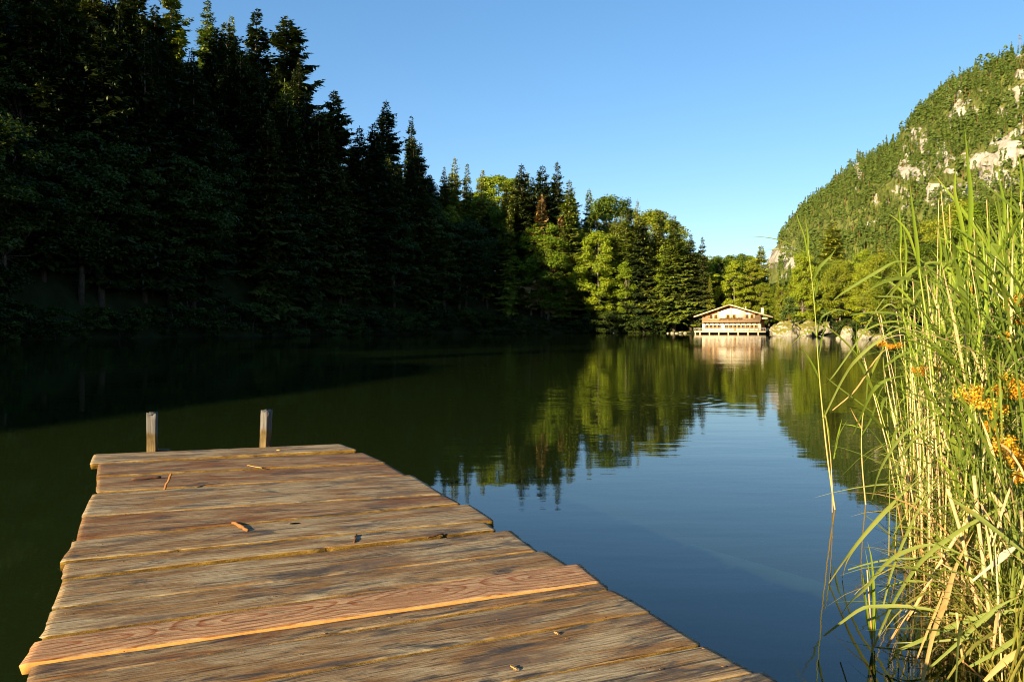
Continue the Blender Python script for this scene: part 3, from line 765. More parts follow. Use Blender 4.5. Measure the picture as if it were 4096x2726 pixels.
for sd_, kw in ((71,dict(Rb=3.4,zlow=.04,ls=.17)),(72,dict(Rb=4.4,zlow=.1,ls=.18))):
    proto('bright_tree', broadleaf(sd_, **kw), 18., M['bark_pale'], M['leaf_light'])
proto('shore_bush', broadleaf(81, H=5, Rb=2.6, zlow=.02, clumps=34, per=95, ls=.19, flat=.6), 5., M['bark'], M['leaf'])
proto('shore_bush', broadleaf(82, H=5, Rb=3.1, zlow=.02, clumps=38, per=95, ls=.20, flat=.5), 5., M['bark'], M['leaf'])
proto('pine_tree', pinetree(91), 14., M['bark_red'], M['pine'])
proto('pine_tree', pinetree(92, Rb=3.4, zlow=.28, clumps=90), 14., M['bark_red'], M['pine'])
proto('young_pine', pinetree(95, H=6, Rb=1.7, zlow=.08, clumps=34), 6., M['bark_red'], M['pine'])

def plant(kind, x, y, H, label, cat='tree', group=None, wide=1.0, pick=None, z=None, tilt=0.0):
    L = PROTO[kind]; tm, cm, H0 = L[pick % len(L)] if pick is not None else rnd.choice(L)
    e = bpy.data.objects.new(kind, None); COL.objects.link(e)
    e.location = (x, y, hz(x, y)-.15 if z is None else z)
    s = H/H0; e.scale = (s*wide, s*wide, s); e.rotation_euler = (tilt, 0, rnd.uniform(0, 6.28))
    tag(e, label, cat, group)
    link('trunk', tm, e); link('crown', cm, e); return e

SKY = [(-400,-900),(690,-80),(800,10),(900,60),(1020,70),(1110,110),(1180,150),(1250,300),(1300,420),(1330,640),(1390,640),(1430,440),(1520,400),(1600,440),(1690,540),(1740,690),(1850,680),(2000,690),(2150,680),(2250,690),(2350,770),(2450,790),(2560,830),(2660,880),(2740,945),(2810,1000),(2850,1012),(2900,1005),(3000,1010),(3040,1100),(3080,1140),(3130,1110),(3190,1085),(3250,1030),(3330,1000),(3420,1010),(3560,960),(3650,880),(3750,815),(3900,740),(4096,705),(4500,660)]
su = np.array([a for a,_ in SKY], float); sv = np.array([b for _,b in SKY], float)
def skyv(u): return float(np.interp(u, su, sv))
#GL = 'trees of the shaded wood on the left bank'
def hero(kind, u, v, dt, label, wide=1.0, pick=None, Hmax=46, group=None, Yfix=None):
    Y = 60.0
    if Yfix: Y = Yfix
    else:
        while Y < 420:
            x = (u-U0)/F*Y
            d = ld(x, Y); top = CH + (V0-v)/F*Y
            if d > dt and top - hz(x, Y) <= Hmax: break
            if d > 46: break
            Y += 1.0
    x = (u-U0)/F*Y; H = CH + (V0-v)/F*Y - hz(x, Y) + .3
    return plant(kind, x, Y, max(4, H), label, 'tree', group, wide, pick)
q = 1.7385
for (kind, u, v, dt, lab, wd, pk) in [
    ('sun_tinted_spruce', 395,-30, 10, 'sunlit spruce cut off by the top edge left of the sky', .8, 2),
    ('sun_tinted_spruce', 478, 0, 10, 'spruce just touching the top edge of the picture where the sky begins', .75, 3),
    ('sun_tinted_spruce', 533, 38, 8, 'thin drooping spruce between two taller ones near the top left', .6, 1),
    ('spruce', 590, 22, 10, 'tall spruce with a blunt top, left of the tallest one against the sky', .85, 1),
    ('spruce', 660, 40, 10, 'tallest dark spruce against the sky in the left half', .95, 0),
    ('sun_tinted_spruce', 655, 185, 6, 'yellow green sunlit spruce in front of the tallest dark spruce', .8, 0),
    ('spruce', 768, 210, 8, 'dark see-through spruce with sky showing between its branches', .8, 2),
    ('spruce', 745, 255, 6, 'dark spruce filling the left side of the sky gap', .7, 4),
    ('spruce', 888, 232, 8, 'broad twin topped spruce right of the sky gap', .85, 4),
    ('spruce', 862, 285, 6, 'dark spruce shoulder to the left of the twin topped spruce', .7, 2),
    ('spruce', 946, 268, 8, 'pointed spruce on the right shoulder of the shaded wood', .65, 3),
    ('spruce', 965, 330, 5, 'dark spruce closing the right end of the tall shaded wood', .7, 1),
    ('sun_tinted_spruce', 1046, 362, 10, 'first sunlit spruce of the lower skyline right of the tall wood', .7, 0),
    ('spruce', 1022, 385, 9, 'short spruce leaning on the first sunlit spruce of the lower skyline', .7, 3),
    ('sun_tinted_spruce', 1075, 378, 9, 'dark narrow spruce in the lower skyline beside the first sunlit one', .65, 1),
    ('sun_tinted_spruce', 1110, 392, 7, 'drooping yellow green spruce in the lower skyline', .75, 1),
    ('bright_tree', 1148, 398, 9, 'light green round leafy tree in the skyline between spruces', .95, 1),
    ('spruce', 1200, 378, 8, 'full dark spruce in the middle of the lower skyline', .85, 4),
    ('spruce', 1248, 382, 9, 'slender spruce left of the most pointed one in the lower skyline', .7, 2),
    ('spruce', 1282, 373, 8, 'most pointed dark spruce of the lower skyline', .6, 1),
    ('sun_tinted_spruce', 1310, 415, 7, 'wide dark spruce behind the most pointed one', .9, 3),
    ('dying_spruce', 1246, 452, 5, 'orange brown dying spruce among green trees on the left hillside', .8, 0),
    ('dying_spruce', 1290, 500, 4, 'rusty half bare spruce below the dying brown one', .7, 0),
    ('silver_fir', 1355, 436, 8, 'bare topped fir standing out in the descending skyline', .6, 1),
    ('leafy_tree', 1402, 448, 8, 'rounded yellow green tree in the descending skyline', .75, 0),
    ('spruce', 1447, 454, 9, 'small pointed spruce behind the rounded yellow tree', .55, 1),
    ('sun_tinted_spruce', 1466, 460, 9, 'small dark spruce on the descending skyline', .55, 3),
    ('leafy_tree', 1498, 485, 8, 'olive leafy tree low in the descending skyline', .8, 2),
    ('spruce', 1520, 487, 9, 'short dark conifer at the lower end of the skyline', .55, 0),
    ('sun_tinted_spruce', 1551, 497, 4, 'tall full conifer at the right end of the left wood', .95, 2),
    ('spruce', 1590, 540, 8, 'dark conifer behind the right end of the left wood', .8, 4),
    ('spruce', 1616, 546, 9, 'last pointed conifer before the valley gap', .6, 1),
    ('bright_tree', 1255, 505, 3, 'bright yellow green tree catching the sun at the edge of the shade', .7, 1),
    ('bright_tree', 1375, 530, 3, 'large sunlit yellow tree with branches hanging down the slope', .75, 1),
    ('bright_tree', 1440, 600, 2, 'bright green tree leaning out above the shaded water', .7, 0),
    ('sun_tinted_spruce', 1480, 505, 5, 'golden sunlit conifer behind the leaning bright tree', 1.0, 0),
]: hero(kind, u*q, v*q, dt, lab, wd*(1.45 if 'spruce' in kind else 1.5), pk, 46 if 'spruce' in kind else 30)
# shore trees left of, behind and right of the house
for (kind, u, v, Y, lab, wd, pk) in [
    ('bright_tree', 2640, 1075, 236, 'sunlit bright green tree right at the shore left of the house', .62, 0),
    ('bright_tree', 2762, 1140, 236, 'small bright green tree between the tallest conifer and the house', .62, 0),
    ('sun_tinted_spruce', 2695, 880, 246, 'tallest conifer with a pale trunk left of the house', 1.0, 2),
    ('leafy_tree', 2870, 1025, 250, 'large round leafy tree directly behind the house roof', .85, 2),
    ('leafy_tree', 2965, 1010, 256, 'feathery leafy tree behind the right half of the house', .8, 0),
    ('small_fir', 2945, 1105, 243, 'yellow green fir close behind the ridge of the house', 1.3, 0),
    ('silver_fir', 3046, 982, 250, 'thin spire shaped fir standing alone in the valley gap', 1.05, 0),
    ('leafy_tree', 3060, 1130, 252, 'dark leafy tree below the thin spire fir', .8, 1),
    ('sun_tinted_spruce', 3112, 1085, 228, 'tall thin sunlit tree with a bare pale trunk right of the house', .5, 0),
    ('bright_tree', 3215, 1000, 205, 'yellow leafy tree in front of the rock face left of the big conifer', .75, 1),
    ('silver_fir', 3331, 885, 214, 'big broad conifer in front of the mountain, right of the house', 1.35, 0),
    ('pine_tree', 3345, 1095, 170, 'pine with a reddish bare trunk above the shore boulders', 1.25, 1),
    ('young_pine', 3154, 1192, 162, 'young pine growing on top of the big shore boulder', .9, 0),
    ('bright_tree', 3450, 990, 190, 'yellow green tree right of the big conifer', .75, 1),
    ('sun_tinted_spruce', 3520, 950, 200, 'light conifer behind the yellow tree on the right shore', 1.0, 0),
]:
    zfix = 2.4 if kind == 'young_pine' else None
    x = (u-U0)/F*Y; z = hz(x, Y)-.15 if zfix is None else zfix
    plant(kind, x, Y, CH+(V0-v)/F*Y - z, lab, 'tree', None, wd, pk, z)

# the mass of the woods, tree by tree
tr_ = random.Random(23); placed = []
def fill(xr, yr, step, dr, choose, label, group, maxn, hrange, over=1.0):
    n = 0; pts = []
    y = yr[0]
    while y < yr[1]:
        x = xr[0]
        while x < xr[1]:
            pts.append((x+tr_.uniform(-.42,.42)*step, y+tr_.uniform(-.42,.42)*step)); x += step
        y += step
    tr_.shuffle(pts)
    P = np.array(pts); D = lake_dist(P[:,0], P[:,1])
    for (x, y), d in zip(pts, D):
        if not (dr[0] < d < dr[1]) or y < 5: continue
        u = U0 + F*x/y
        if u < -260 or u > 4400: continue
        z = hz(x, y); hm = CH + (V0-skyv(u))/F*y - z
        H = min(tr_.uniform(*hrange), hm*(tr_.uniform(.86,1.0) if tr_.random() < .6 else tr_.uniform(.7,.9)))
        if d > 18 and x < -30: H *= .82
        if H < 7: continue
        k, w = choose(x, y, d, u)
        if k is None: continue
        if k in ('beech','leafy_tree','bright_tree'): H = min(H, 27)
        lb, gp = label(k, u) if callable(label) else (label, group)
        plant(k, x, y, H, lb, 'tree', gp, w); n += 1
        if n >= maxn: break
    return n
def chooseL(x, y, d, u):  # lit and shaded slopes are painted by picking paler and darker kinds
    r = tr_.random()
    if d < 7 and u > 1950: return ('bright_tree', 1.1) if r < .22 else (('leafy_tree', 1.2) if r < .42 else (('sun_tinted_spruce', 1.2) if r < .75 else ('spruce', 1.2)))
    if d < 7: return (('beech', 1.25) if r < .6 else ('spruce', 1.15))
    if u > 2450: return ('leafy_tree', 1.05) if r < .28 else (('bright_tree', 1.0) if r < .48 else ('sun_tinted_spruce', 1.1))
    if u > 1750 and d > 10: return ('sun_tinted_spruce', 1.05) if r < .48 else (('spruce', 1.0) if r < .80 else (('leafy_tree', 1.0) if r < .93 else ('bright_tree', .9)))
    if u > 1750: return ('beech', 1.05) if r < .10 else (('leafy_tree', 1.05) if r < .46 else (('bright_tree', 1.0) if r < .62 else (('spruce', .95) if r < .80 else ('sun_tinted_spruce', 1.0))))
    return ('beech', 1.0) if r < .28 else (('sun_tinted_spruce', 1.0) if r > .84 and d > 12 else ('spruce', 1.0))
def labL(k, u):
    a = {'beech':'dark leafy tree', 'leafy_tree':'olive leafy tree', 'spruce':'dark spruce', 'sun_tinted_spruce':'sun-tinted spruce', 'bright_tree':'bright leafy tree'}[k]
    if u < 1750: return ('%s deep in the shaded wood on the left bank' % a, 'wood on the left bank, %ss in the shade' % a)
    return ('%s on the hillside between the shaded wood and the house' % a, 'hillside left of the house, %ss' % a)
n1_ = fill((-150, 45), (40, 300), 6.0, (2.0, 46), chooseL, labL, None, 430, (28, 46))
for i in range(60):
    u = tr_.uniform(-250, 735); Y = tr_.uniform(118, 185); x = (u-U0)/F*Y; d = ld(x, Y)
    if not 24 < d < 62: continue
    H = tr_.uniform(28, 36); z = hz(x, Y)
    if u > 640: H = min(H, CH + (V0-skyv(u))/F*Y - z)
    plant('spruce', x, Y, H, 'dark spruce deep in the shaded wood on the left bank', 'tree', 'wood on the left bank, dark spruces in the shade', 1.0)
for i in range(52):
    Y = tr_.uniform(105, 205); d0 = tr_.uniform(3, 22); u = 2048
    for xx in np.arange(-110, -20, .8):
        if ld(xx, Y) < d0: break
    x = xx; u = U0+F*x/Y; z = hz(x, Y)
    H = min(tr_.uniform(38, 47), (CH + (V0-skyv(u))/F*Y - z)*.97)
    if H < 15: continue
    plant('spruce', x, Y, H, 'dark spruce deep in the shaded wood on the left bank', 'tree', 'wood on the left bank, dark spruces in the shade', 1.0)
# dense low edge along the left waterline
sh = [LAKE[i] for i in range(0, 10)]; cnt = 0
for i in range(len(sh)-1):
    a, b = sh[i], sh[i+1]; L_ = math.hypot(*(b-a)); e = (b-a)/L_; nr = np.array([-e[1], e[0]])
    t = 0
    while t < L_:
        p = a + e*t + nr*tr_.uniform(-.6, 1.6)
        if p[1] > 30 and U0+F*p[0]/p[1] > -200:
            lit = U0+F*p[0]/p[1] > 2560
            plant('shore_bush', p[0], p[1], tr_.uniform(3.5, 7), ('sunlit bush at the waterline left of the house' if lit else 'shaded bush overhanging the dark left waterline'), 'bush', ('sunlit bushes left of the house' if lit else 'bushes along the shaded left waterline'), tr_.uniform(.9,1.3)); cnt += 1
        t += tr_.uniform(3.2, 4.8)
# trees hidden beyond the left edge of the frame that shade the wood and the water
for i in range(34):
    x = tr_.uniform(-112,-72); y = tr_.uniform(-38, 95)
    if U0+F*x/max(y,1) > -300 and y > 5: continue
    if ld(x, y) < 2: continue
    plant('spruce', x, y, tr_.uniform(15, 22), 'spruce of the left wood standing outside the picture', 'tree', 'trees of the left wood outside the picture')
def chooseB(x, y, d, u):
    r = tr_.random()
    return ('leafy_tree', 1.0) if r < .5 else (('bright_tree', 1.0) if r < .72 else (('spruce', .8) if r < .80 else ('sun_tinted_spruce', .9)))
def labB(k, u):
    a = {'bright_tree':'bright leafy tree', 'leafy_tree':'olive leafy tree', 'spruce':'dark spruce', 'sun_tinted_spruce':'sun-tinted spruce'}[k]
    if u < 3110: return ('%s in the wood behind the house' % a, 'wood behind the house, %ss' % a)
    return ('%s in the sunlit wood below the mountain on the right' % a, 'wood below the mountain, %ss' % a)
n2_ = fill((46, 92), (228, 300), 6.5, (9, 60), chooseB, labB, None, 70, (18, 30))
n3_ = fill((62, 190), (110, 225), 7.0, (3.0, 60), chooseB, labB, None, 150, (14, 27))
print('trees', n1_, n2_, n3_, cnt)
for i in range(120):
    u = tr_.uniform(3090, 3900); Y = tr_.uniform(118, 205); x = (u-U0)/F*Y
    d = ld(x, Y)
    if d < .5 or d > 6: continue
    plant('shore_bush', x, Y, tr_.uniform(2.2, 4.2), 'bush between the boulders on the right shore', 'bush', 'bushes on the right shore', 1.0)
for i in range(9):
    x = 47+i*3.4; plant('shore_bush', x, 236+tr_.uniform(-1,2), tr_.uniform(3, 5.5), 'sunlit bush close behind the house terrace', 'bush', 'bushes around the house', 1.0)

# ------------------------------------------------------------------ the inn on the far shore
M['plaster'] = plain('white_plaster', (.66,.58,.45), .9, .1, .06, 1.5, .1)
def clad_mat(name, a, b, k=9.0, axis=0):
    T = NT(name); o = T.obj(); x = T.n('SeparateXYZ', i_0=o).outputs[axis]
    v = T.noise(T.map(o, (5,5,.8) if axis == 0 else (.8,.8,6)), 1.0, 5, .65)
    c = T.ramp(v, [(.3,a),(.7,b)])
    f = T.math('FRACT', T.math('MULTIPLY', x, k)); g = T.ramp(f, [(.0,(.35,)*3),(.10,(1,)*3),(.92,(1,)*3),(1,(.35,)*3)])
    return T.done(T.bsdf(T.mix(1.0, c, g, 'MULTIPLY'), .85, .15, v, .4, .02))
M['clad'] = clad_mat('weathered_cladding', (.15,.085,.040), (.32,.20,.105), 5.0)
M['boards'] = clad_mat('gable_boards', (.22,.095,.03), (.36,.17,.06), 5.0, 2)
M['timber'] = plain('dark_timber', (.20,.085,.03), .8, .2, .4, 6)
M['timber_pale'] = plain('pale_timber', (.55,.38,.22), .8, .2, .25, 6)
M['shutter'] = plain('orange_shutter', (.50,.22,.05), .7, .2, .2, 6)
M['frame'] = plain('window_frame', (.50,.30,.14), .6, .3, .1, 6)
M['pane'] = plain('dark_window_glass', (.012,.004,.004), .5, .05, .3, 3, 0)
M['shingle'] = clad_mat('grey_shingle_roof', (.13,.095,.065), (.27,.20,.135), 2.4, 1)
M['deckwood'] = plain('terrace_wood', (.42,.32,.21), .8, .2, .25, 5)
M['pilewood'] = plain('terrace_pile', (.55,.43,.28), .85, .15, .25, 5)
M['dark'] = plain('dark_under_deck', (.03,.025,.02), .95, .05)
M['flower_red'] = plain('red_flowers', (.45,.03,.02), .7, .2, .3, 20)
M['box_green'] = plain('flower_box_leaves', (.10,.12,.02), .8, .2, .5, 12)
M['letter'] = plain('dark_lettering', (.10,.055,.015), .8, .1)
M['metal_grey'] = plain('terrace_furniture', (.17,.20,.22), .5, .4, .3, 6)
K = .01185                                    # metres per measured step
HX0, HY0 = (2933-U0)/F*208.5, 210.5
house = empty('lakeside_inn', (HX0, HY0, 0), R(-19), 'white and timber alpine inn standing over the water on the far shore', 'inn')
def hx_(u): return (u-1010)*K*1.03
def hz_v(v): return (812-v)*K*1.05
def hbox(name, u0, u1, v0, v1, y0, y1, mat, parent=house):
    m = MB(); m.box((hx_(u0), y0, hz_v(v1)), (hx_(u1), y1, hz_v(v0))); return m.build(name, M[mat], parent)
def roof_v(u, off=0): return (178 + (985-u)*.333 if u < 985 else 178 + (u-985)*.302) + off
DEP = 13.0
hbox('lower_wall', 398, 1622, 575, 812, 0, DEP, 'plaster')
m = MB(); m.prism([(hx_(u), hz_v(v)) for u, v in [(395,575),(1625,575),(1625,roof_v(1625,30)),(985,208),(395,roof_v(395,30))]][::1], -.02, DEP+.02); m.build('upper_wall', M['clad'], house)
def pan(name, pts, y0, y1, mat): 
    m = MB(); m.prism([(hx_(u), hz_v(v)) for u, v in pts], y0, y1); return m.build(name, M[mat], house)
pan('gable_boarding', [(530,495),(1510,495),(1510,roof_v(1510,34)),(985,212),(530,roof_v(530,34))], -.05, -.018, 'boards')
pan('gable_plaster', [(742,484),(1284,484),(1284,330),(1150,285),(1010,262),(880,298),(742,342)], -.10, -.048, 'plaster')
pan('side_plaster', [(545,484),(728,484),(728,372),(640,395),(545,408)], -.09, -.048, 'plaster')
pan('side_plaster', [(1306,484),(1505,484),(1500,408),(1400,372),(1306,345)], -.09, -.048, 'plaster')
for u in (735, 1011, 1296): hbox('gable_post', u-7, u+7, roof_v(u, 36), 484, -.22, -.101, 'timber_pale')
for u in (520, 735, 1003, 1296, 1500, 405, 1612):
    m = MB(); zt = hz_v(roof_v(u, 16)); m.box((hx_(u)-.20,-1.35,zt-.42),(hx_(u)+.20,-.225,zt-.02)); m.build('purlin', M['timber'], house)
# roof: two slopes with a real thickness, verge boards at the front
for nm, ua, ub in (('roof', 228, 985), ('roof', 985, 1872)):
    m = MB(); za, zb = hz_v(roof_v(ua)), hz_v(roof_v(ub)); xa, xb = hx_(ua), hx_(ub)
    m.prism([(xa, za-.22), (xb, zb-.22), (xb, zb), (xa, za)], -1.5, DEP+1.2)
    rf = m.build(nm, M['shingle'], house)
    v = MB(); v.prism([(xa, za-.36), (xb, zb-.36), (xb, zb-.04), (xa, za-.04)], -1.56, -1.503); v.build('verge_board', M['timber_pale'], rf)
    if ub > 1000:
        c = MB(); cx = hx_(1652); c.box((cx-.32,2.0,hz_v(roof_v(1652,20))),(cx+.32,2.7,hz_v(272))); c.box((cx-.40,1.92,hz_v(272)+.003),(cx+.40,2.78,hz_v(262))); c.build('chimney', M['plaster'], rf)
        c = MB(); cx = hx_(1291); c.box((cx-.09,6,hz_v(roof_v(1291,20))),(cx+.09,6.2,hz_v(214))); c.build('vent_pipe', M['plaster'], rf)
def window(u, v0, v1, w, y, sh):
    x = hx_(u); z0, z1 = hz_v(v1), hz_v(v0); hw = w*K/2
    m = MB(); t = .04
    m.box((x-hw-t,y-.07,z0-t),(x-hw,y,z1+t)); m.box((x+hw,y-.07,z0-t),(x+hw+t,y,z1+t))
    m.box((x-hw,y-.07,z1),(x+hw,y,z1+t)); m.box((x-hw,y-.07,z0-t),(x+hw,y,z0))
    m.box((x-.02,y-.06,z0),(x+.02,y-.026,z1)); m.box((x-hw,y-.064,(z0+z1)/2-.026),(x-.028,y-.026,(z0+z1)/2+.026)); m.box((x+.028,y-.064,(z0+z1)/2-.026),(x+hw,y-.026,(z0+z1)/2+.026))
    wd = m.build('window', M['frame'], house)
    g = MB(); g.box((x-hw,y-.024,z0),(x+hw,y-.004,z1)); g.build('pane', M['pane'], wd)
    for s in (-1, 1):
        if not sh: continue
        b = MB(); xs = x+s*(hw+t+.015+sh/2); b.box((xs-sh/2,y-.06,z0-.03),(xs+sh/2,y-.005,z1+.03)); b.build('shutter', M['shutter'], wd)
for u in (498,586,673,760,913,1000,1087,1175,1263,1352,1441,1530): window(u, 625, 688, 58, -.005, .13)
for u in (585,687,947,1075,1340,1445): window(u, 404, 478, 50, -.102, .17)
hbox('door', 1060, 1114, 694, 746, -.07, -.005, 'shutter')
hbox('timber_band', 398, 1622, 556, 586, -.30, -.022, 'boards')
for u in (440,522,632,735,842,950,1065,1180,1292,1405,1515,1600): hbox('joist', u-10, u+10, 562, 580, -1.05, -.303, 'timber')
bal = hbox('balcony', 405, 1615, 494, 540, -1.16, -1.06, 'clad')
hbox('rail', 405, 1615, 541, 556, -1.26, -.30, 'timber_pale', bal); hbox('rail', 530, 1465, 484, 493, -1.20, -1.02, 'timber_pale', bal)
# dark painted lettering on the balcony, too small in the photo to read: letter strokes in the same word spacing
m = MB(); lr = random.Random(4)
for a, b in ((430,600),(660,800),(850,985),(1010,1350),(1400,1430),(1455,1720),(1775,1945)):
    u = 762 + (a-430)*.3105; ue = 762 + (b-430)*.3105
    while u < ue:
        w = lr.uniform(4.2, 6.5); x0, x1 = hx_(u), hx_(u+w*.78); zb, zt = hz_v(534), hz_v(513)
        m.box((x0,-1.168,zb),(x0+.03,-1.1605,zt)); m.box((x1-.03,-1.168,zb),(x1,-1.1605,zt))
        zz = lr.choice((zb, zt-.03, (zb+zt)/2)); m.box((x0+.03,-1.168,zz),(x1-.03,-1.1605,zz+.04)); u += w
m.build('lettering', M['letter'], bal)
fb = hbox('flower_box', 775, 1245, 484, 492, -1.40, -1.21, 'timber')
g = np.random.default_rng(8); n = 420
C = np.stack([g.uniform(hx_(770), hx_(1250), n), g.uniform(-1.52,-1.10,n), hz_v(484)+g.normal(.03,.09,n)], 1)
m = MB(); m.add(*leafquads(g, C, np.full(n,.10))); m.build('leaves', M['box_green'], fb)
n = 80; C = np.stack([g.choice([820,905,960,1120,1180,1225], n)*1.0, g.uniform(-1.55,-1.25,n), hz_v(482)+g.normal(.04,.08,n)], 1); C[:,0] = (C[:,0]+g.normal(0,12,n)-1010)*K*1.03
m = MB(); m.add(*leafquads(g, C, np.full(n,.09))); m.build('flowers', M['flower_red'], fb)
m = MB(); m.box((hx_(1640),.6,hz_v(492)),(hx_(1770),5,hz_v(470))); m.build('side_porch', M['plaster'], house)
m = MB(); m.box((hx_(318),.6,hz_v(492)),(hx_(392),5,hz_v(478))); m.build('side_porch', M['plaster'], house)
m = MB(); m.box((hx_(1626),2.0,.75),(hx_(1690),6,hz_v(515))); m.build('side_entrance', M['timber'], house)
# terrace on piles
ter = empty('terrace', (HX0, HY0, 0), R(-19), 'wooden terrace on short piles in front of the inn over the water', 'terrace')
TY0 = -4.6
hbox('deck', 262, 1740, 746, 756, TY0, -.004, 'deckwood', ter)
hbox('edge_beam', 268, 1735, 757, 778, TY0+.05, TY0+.35, 'pilewood', ter)
hbox('under_deck_block', 320, 1780, 757, 812, -.9, -.2, 'dark', ter)  # near-black block in the space under the deck
for u in (290,388,585,780,975,1176,1378,1582):
    m = MB(); m.tube([(hx_(u),TY0+.2,-1.5),(hx_(u),TY0+.2,hz_v(779))], .17, 8); m.build('pile', M['pilewood'], ter)
def rail(u0, u1, mat):
    m = MB(); x0, x1 = hx_(u0), hx_(u1); n = int((x1-x0)/.17)
    for z in (1.62, 1.28, .92): m.box((x0,TY0+.06,z),(x1,TY0+.10,z+.05))
    for i in range(0, n+1, 8): xx = x0+(x1-x0)*i/n; m.box((xx-.03,TY0+.02,.74),(xx+.03,TY0+.055,1.70))
    m.build('railing', M[mat], ter)
rail(262, 1738, 'deckwood')
fr = random.Random(6)
Mx = Matrix.Translation((HX0, HY0, 0)) @ Matrix.Rotation(R(-19), 4, 'Z')
tabm = MB(); tabm.box((-.55,-.4,.70),(.55,.4,.745)); tabt = tabm.mesh('table_top', M['metal_grey'])
tl = MB(); tl.tube([(0,0,0),(0,0,.70)], .05, 6); tl.box((-.3,-.3,0),(.3,.3,.03)); tabl = tl.mesh('leg', M['metal_grey'])
ch = MB(); ch.box((-.22,-.22,.42),(.22,.22,.46)); chs = ch.mesh('seat', M['metal_grey'])
cb = MB(); cb.box((-.22,.20,.465),(.22,.235,.88)); chb = cb.mesh('backrest', M['metal_grey'])
cl = MB()
for sx in (-.19,.19):
    for sy in (-.19,.19): cl.tube([(sx,sy,0),(sx,sy,.42)], .02, 5)
chl = cl.mesh('legs', M['metal_grey'])
for i, u in enumerate((345,455,590,700,830,940,1020,1180,1290,1400,1500,1590,1680)):
    y = TY0+1.0+fr.uniform(0,.5)
    e = empty('terrace_table', Mx @ Vector((hx_(u), y, hz_v(746)+.004)), R(-19), 'grey outdoor table behind the railing of the inn terrace', 'table', 'tables on the inn terrace')
    link('table_top', tabt, e); link('leg', tabl, e)
    for s in (-1, 1):
        e = empty('terrace_chair', Mx @ Vector((hx_(u)+s*.95, y+fr.uniform(-.2,.2), hz_v(746)+.004)), R(-19)-s*math.pi/2, 'grey outdoor chair at a table on the inn terrace', 'chair', 'chairs on the inn terrace')
        link('seat', chs, e); link('backrest', chb, e); link('legs', chl, e)

# ------------------------------------------------------------------ boulders
def boulder(x, y, z, sx, sy, sz, seed, label, group=None, name='boulder', sub=5, amp=.26):
    g = np.random.default_rng(seed)
    import bmesh
    bm = bmesh.new(); bmesh.ops.create_icosphere(bm, subdivisions=sub, radius=1.0)
    V = np.array([v.co[:] for v in bm.verts]); F_ = np.array([[v.index for v in f.verts] for f in bm.faces]); bm.free()
    d = V.copy()
    def n3(p, s, k):
        return (fbm(p[:,0]*s+k, p[:,1]*s+p[:,2]*s*.7+k*2, 4, seed+k) + fbm(p[:,2]*s-k, p[:,0]*s*.8-p[:,1]*s*.6, 4, seed+9+k) - 1.0)
    planes = g.normal(0,1,(14,3)); planes /= np.linalg.norm(planes,axis=1,keepdims=True); off = g.uniform(.62,.95,14)
    r = np.ones(len(V))
    for p, o in zip(planes, off):
        c = d @ p; r = np.where(c*r > o, o/np.maximum(c,1e-3), r)
    r = r*(1 + amp*n3(d, 1.7, 1) + amp*.60*n3(d, 4.0, 2) + amp*.45*n3(d, 10., 3))
    V = d*r[:,None]*[sx,sy,sz]
    m = MB(); m.add(V, F_); o = m.build(name, M['rock']); o.location = (x,y,z)
    o.rotation_euler = (0,0,g.uniform(-.4,.4)); return tag(o, label, 'boulder', group)
for (u0, u1, vt, vb, Y, lab) in [
    (3084,3225,1280,1344,161,'big mossy limestone boulder in the water right of the inn'),
    (3155,3300,1278,1345,163,'right half of the split limestone outcrop with the young pine on it'),
    (3205,3250,1310,1345,160,'low pale rock at the foot of the split outcrop'),
    (3282,3345,1292,1340,188,'rounded boulder under the pine with the reddish trunk'),
    (3348,3370,1341,1356,121,'smallest white rock sitting alone in the water on the right shore'),
    (3366,3416,1306,1357,121,'white jagged boulder on the right shore beside the smallest rock'),
    (3432,3490,1312,1358,118,'boulder half hidden behind the reed tips on the right shore'),
    (3480,3560,1335,1358,118,'low boulder behind the reeds at the end of the right shore row')]:
    a, b = at(u0, vb, Y), at(u1, vt, Y); w = (b.x-a.x)/2; h = b.z
    boulder((a.x+b.x)/2, Y+w*.6, h*.30, w*1.15, w*.9, h*.78, int(u0), lab)
br_ = random.Random(9)
for i, (u, w) in enumerate([(2672,9),(2690,15),(2708,12),(2725,17),(2742,13),(2757,16),(2772,12),(2786,10)]):
    Y = 227+br_.uniform(-1,2); s = w/F*Y*.62; x = (u-U0)/F*Y
    boulder(x, Y, s*.15, s*1.2, s, s*.85, 300+i, 'pale shore boulder in the row left of the inn', 'row of boulders left of the inn', sub=3)
for i in range(12):
    u = 2430+i*19+br_.uniform(-16,16); Y = 236.5+br_.uniform(0,2)
    boulder((u-U0)/F*Y, Y, .0, br_.uniform(.3,1.0), .5, br_.uniform(.15,.45), 340+i, 'shaded stone on the far waterline below the left wood', 'shaded stones on the far waterline', name='stone', sub=3)
for (u, Y, w) in ((3098,212,.9),(3088,206,.7)): boulder((u-U0)/F*Y, Y, .2, w, w, w*.8, int(u), 'small stone between the terrace and the big boulder', 'stones beside the terrace', name='stone', sub=3)

# ------------------------------------------------------------------ sunken log
M['log'] = plain('sunken_log', (.80,.74,.58), .9, .1, .3, 3)
a, b = on(2690, 2168)+Vector((.18,.09,0)), on(3570, 2472)+Vector((.18,.09,0)); m = MB(); a = a+Vector((0,0,-.07)); b = b+Vector((0,0,-.085))
m.tube([a-b, (a-b)*.6, (a-b)*.3, Vector((0,0,0))], [.03,.06,.08,.09], 10); o = m.build('sunken_log', M['log']); o.location = b
tag(o, 'pale waterlogged trunk showing just under the surface beside the dock', 'log')

